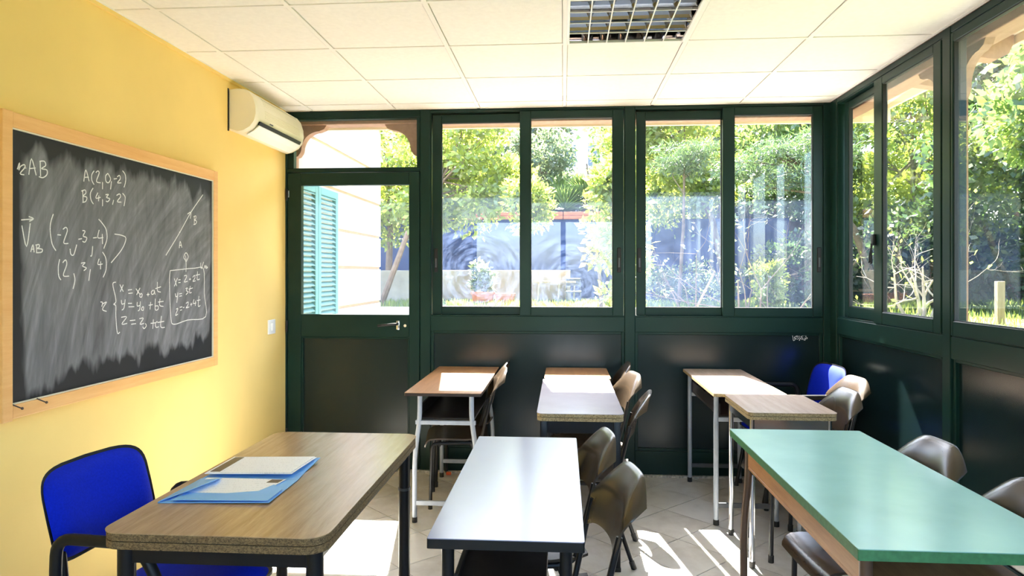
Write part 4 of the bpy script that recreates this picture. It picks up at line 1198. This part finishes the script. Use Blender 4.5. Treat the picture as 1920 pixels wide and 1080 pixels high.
# far white house
fh = empty('far_house', (0.6, 30, 2.3), 0, 'pale far house glimpsed between the trees', 'building')
MB().box(-1.6, 2.2, 0, 5, 0, 5.6).build('walls', M['houseg'], fh)
MB().prism([(-1.9, 5.5), (2.5, 5.5), (2.5, 5.75), (-1.9, 5.75)], -0.5, 5.4, 'y').build('roof', M['houseg'], fh)
for x in (-0.3, 0.7, 1.6):
    wdw = MB().box(x-0.3, x+0.3, -0.03, 0.02, 3.6, 4.7).build('window', M['white'], fh)
    MB().box(x-0.24, x+0.24, -0.05, -0.02, 3.66, 4.64).build('pane', M['darkglass'], wdw)

# trees: (base), crown centre above base, radii
tree('broadleaf_tree', 'lime-green broadleaf tree seen through the leftmost window', 'tree', (-2.75, 10.3, 0.9), (1.15, 0, 2.05), (1.05, 0.8, 1.15), 'leaf_lime', 34, 260, 0.10, 0.34, 0.05)
tree('broadleaf_tree', 'lime-green tree behind the door transom', 'tree', (-3.1, 12.2, 0.9), (0, 0, 2.6), (1.1, 0.9, 1.7), 'leaf_lime', 34, 240, 0.11, 0.4, 0.07)
tree('olive_tree', 'grey-green tree left of the far house', 'tree', (-0.45, 14.8, 2.36), (0, 0, 1.3), (0.75, 0.6, 0.95), 'leaf_olive', 26, 240, 0.09, 0.3, 0.05)
tree('broadleaf_tree', 'pale leafy tree overhanging the centre mullion', 'tree', (-0.45, 8.8, -0.02), (0.0, 0, 2.25), (0.30, 0.3, 0.45), 'leaf_lime', 10, 130, 0.085, 0.17, 0.03)
tree('broadleaf_shrub', 'pale large-leaved shrub at the right edge of the second window', 'shrub', (0.68, 8.6, -0.02), (0, 0, 1.95), (0.30, 0.35, 1.05), 'leaf_lime', 26, 130, 0.10, 0.2, 0.03)
tree('broadleaf_tree', 'tall yellow-green tree filling the third window', 'tree', (2.88, 12.3, 0.9), (-1.0, 0, 2.6), (1.35, 1.0, 1.35), 'leaf_lime', 44, 260, 0.10, 0.36, 0.07)
tree('broadleaf_tree', 'tall mid-green tree behind the fourth window', 'tree', (4.4, 13.0, 0.9), (0, 0, 2.9), (1.5, 1.0, 1.5), 'leaf_mid', 44, 260, 0.11, 0.4, 0.08)
tree('cedar_tree', 'dark layered conifer with drooping sprays before the fourth window', 'tree', (4.3, 9.7, 0.9), (-1.35, -0.2, 2.0), (1.0, 0.8, 0.62), 'leaf_cedar', 40, 300, 0.085, 0.34, 0.06, 0.14, flat=0.3, hollow=0.3)
tree('cedar_tree', 'smaller dark conifer branch mass inside the third window', 'tree', (1.65, 10.2, 0.9), (0.1, 0, 2.15), (0.45, 0.4, 0.30), 'leaf_cedar', 14, 300, 0.08, 0.26, 0.03, 0.14, flat=0.3, hollow=0.3)
tree('laurel_bush', 'small bright green cone-shaped bush low in the fourth window', 'shrub', (2.56, 8.95, -0.02), (0, 0, 1.30), (0.17, 0.17, 0.38), 'leaf_lime', 26, 110, 0.05, 0.11, 0.02)
tree('dark_shrub', 'dusty blue-green undergrowth below the third window view', 'shrub', (1.75, 11.6, 0.9), (0, 0, 0.3), (1.2, 0.5, 0.35), 'leaf_olive', 26, 120, 0.07, 0.22, 0.03)
tree('dark_shrub', 'dark shrub in the corner of the garden beside the bright cone bush', 'shrub', (3.5, 10.6, 0.9), (0, 0, 0.55), (0.8, 0.5, 0.65), 'leaf_dark', 26, 160, 0.08, 0.25, 0.03)
for k in range(11):
    x = -3.2+1.05*k; m_ = ['leaf_olive', 'leaf_mid', 'leaf_lime', 'leaf_dark'][k % 4]
    if 2 <= k <= 3: continue
    tree('border_shrub', ['grey-green bushy shrub behind the house corner on top of the retaining wall', 'mid-green bushy shrub left of the palms on the retaining wall', '', '', 'dark leafy shrub directly right of the palms on the retaining wall', 'grey-green leafy shrub on the retaining wall behind the centre post', 'mid-green leafy shrub on the wall top left in the third window', 'lime leafy shrub on the wall top right in the third window', 'dark leafy shrub on the bank left in the fourth window', 'grey-green leafy shrub on the bank right in the fourth window', 'mid-green leafy shrub on the bank beyond the room corner'][k], 'shrub', (x, 14.1+0.3*rng.random(), 2.34), (0, 0, 0.65+0.2*rng.random()), (0.7, 0.4, 0.75), m_, 22, 170, 0.085, 0.24, 0.03, group='shrubs on the retaining wall')
for k in range(9):
    tree('hedge_bush', 'dense dark hedge bush behind the shrubs on the retaining wall', 'shrub', (-4.2+1.5*k, 15.6, 2.32), (0, 0, 0.55), (1.0, 0.5, 0.75), 'leaf_dark', 24, 150, 0.11, 0.34, 0.03, group='dark hedge row')
for k in range(4):
    tree('hedge_bush', 'dark bush at the foot of the bank seen through the far right-hand windows', 'shrub', (5.4+1.4*k, 12.7, 0.9), (0, 0, 0.75), (1.0, 0.4, 0.9), 'leaf_dark', 24, 150, 0.10, 0.32, 0.03, group='dark bank bushes')
# slim leaning trunk in the second window and a stump below it
st = MB().tube([(0.52, 8.95, -0.02), (0.47, 9.0, 1.3), (0.36, 9.0, 2.3), (0.30, 9.0, 2.8)], [0.03, 0.022, 0.016, 0.01], 7).build('leaning_sapling', M['bark'], None, True)
tag(st, 'thin leaning bare sapling stem in the second window', 'sapling')
# bare branching shrubs
def bare(name, label, base, h, spread, n, r0, bark, leafn=0, mat='leaf_lime'):
    t = empty(name, base, 0, label, 'shrub')
    mb = MB(); tips = []
    def grow(p, d, L, r, lev):
        q = p
        pts = [p]; rs = [r]
        for k in range(4):
            d = (d + Vector(rng.normal(size=3))*0.16 + Vector((0, 0, 0.05))).normalized()
            q = q + d*L/4
            pts.append(q); rs.append(r*(1-0.16*(k+1)))
        mb.tube(pts, rs, 6 if lev < 2 else 4)
        tips.append(q)
        if lev < 3:
            for _ in range(3 if lev < 2 else 2):
                k = int(rng.integers(2, 5))
                nd_ = (d*0.75 + Vector(rng.normal(size=3))*spread).normalized()
                grow(pts[k], nd_, L*(0.55+0.25*rng.random()), rs[k]*0.72, lev+1)
    for i in range(n):
        a = 2*math.pi*i/n + rng.random()
        grow(Vector((math.cos(a)*0.05, math.sin(a)*0.05, -0.03)), Vector((math.cos(a)*0.45, math.sin(a)*0.45, 1)).normalized(), h*0.5, r0, 0)
    mb.build('branches', M[bark], t, True)
    if leafn:
        tp = np.array([list(x) for x in tips])
        p = tp[rng.integers(0, len(tp), leafn)] + rng.normal(size=(leafn, 3))*0.04
        quadmesh('foliage', leaves(p, 0.06), M[mat], t)
bare('bare_shrub', 'bare twiggy shrub with brown stems between the third and fourth windows', (2.0, 8.5, -0.02), 2.8, 0.55, 5, 0.024, 'bark', 420, 'leaf_olive')
bare('bare_shrub', 'pale sunlit bare shrub outside the second right-hand window', (3.55, 7.3, 0.88), 1.25, 0.6, 5, 0.022, 'barkpale', 60)
# stakes and rail on the right
for k, (x, y) in enumerate(((4.25, 7.15), (4.75, 10.9), (5.6, 10.9))):
    s = MB().rbox(x-0.035, x+0.035, y-0.03, y+0.03, 0.88, 1.32 if k == 0 else 1.18, 0.006).build('garden_stake', M['stake'])
    tag(s, ['square wooden stake in the lawn outside the right-hand window', 'left wooden stake carrying the low rail', 'right wooden stake carrying the low rail'][k], 'stake')
s = MB().rbox(4.2, 5.9, 10.85, 10.865, 1.12, 1.16, 0.004).build('fence_rail', M['stake']); tag(s, 'low wooden rail nailed to two stakes in the garden', 'rail')
lst = MB().tube([(1.62, 8.6, 1.0), (1.86, 8.75, 1.42)], 0.014, 6).build('leaning_pole', M['stake'], None, True); tag(lst, 'thin tan pole leaning at the foot of the third window', 'pole')
# trees on the right-hand side
RT = [((5.7, 8.9, 0.9), (0, 0, 1.9), (1.35, 1.1, 2.1), 'leaf_dark', 'leafy green tree filling the large right-hand window'),
      ((4.75, 6.5, 0.9), (0, 0, 2.0), (0.8, 0.6, 0.6), 'leaf_mid', 'mid-green branches high in the large right-hand window'),
      ((5.7, 11.9, 0.9), (0, 0, 2.5), (1.5, 1.2, 2.1), 'leaf_lime', 'tall lime-green tree at the far end of the right-hand windows'),
      ((5.6, 4.3, 0.9), (0, 0, 2.1), (1.5, 1.3, 2.2), 'leaf_dark', 'dark tree at the right edge of the view'),
      ((7.6, 11.0, 0.9), (0, 0, 2.8), (1.6, 1.6, 2.9), 'leaf_dark', 'large dark tree deep behind the right-hand windows'),
      ((5.0, 9.9, 0.9), (0, 0, 0.75), (0.9, 0.7, 0.75), 'leaf_dark', 'low green shrub behind the pale bare shrub')]
for b, c, r, m_, lab in RT:
    tree('broadleaf_tree' if c[2] > 1.5 else 'dark_shrub', lab, 'tree' if c[2] > 1.5 else 'shrub', b, c, r, m_, 46 if c[2] > 1.5 else 20, 240, 0.11, 0.40, 0.07)
# background trees closing the view
for k in range(12):
    x = -9+2.6*k + rng.random(); y = 17.5 + 2.5*rng.random()
    tree('background_tree', 'dense green tree in the row far behind the retaining wall', 'tree', (x, y, 2.3), (0, 0, 2.2+0.6*rng.random()), (1.7, 1.2, 2.3), ['leaf_dark', 'leaf_mid', 'leaf_dark'][k % 3], 40, 170, 0.17, 0.55, 0.09, group='background tree row')
for k in range(6):
    x = 11.5 + 1.0*rng.random(); y = 14.5-3.4*k
    tree('background_tree', 'dense green tree in the row closing the garden on the right', 'tree', (x, y, 0.9), (0, 0, 3.0), (1.8, 2.0, 3.0), ['leaf_dark', 'leaf_mid'][k % 2], 44, 170, 0.17, 0.6, 0.09, group='right background tree row')
# lawn grass
n = 14000
px = np.concatenate([rng.uniform(-4, 3.2, n//2), rng.uniform(3.3, 9, n-n//2)]); py = np.concatenate([rng.uniform(9.65, 11.4, n//2), rng.uniform(5.0, 12.5, n-n//2)])
pos = np.stack([px, py, np.full(n, 0.895)], 1)
gv = leaves(pos, 0.09, np.tile([0, 0, 2.2], (n, 1)), 0.12)
go = quadmesh('lawn_grass', gv, M['grassblade']); tag(go, 'short sunlit grass covering the raised garden lawn', 'grass', kind='stuff')
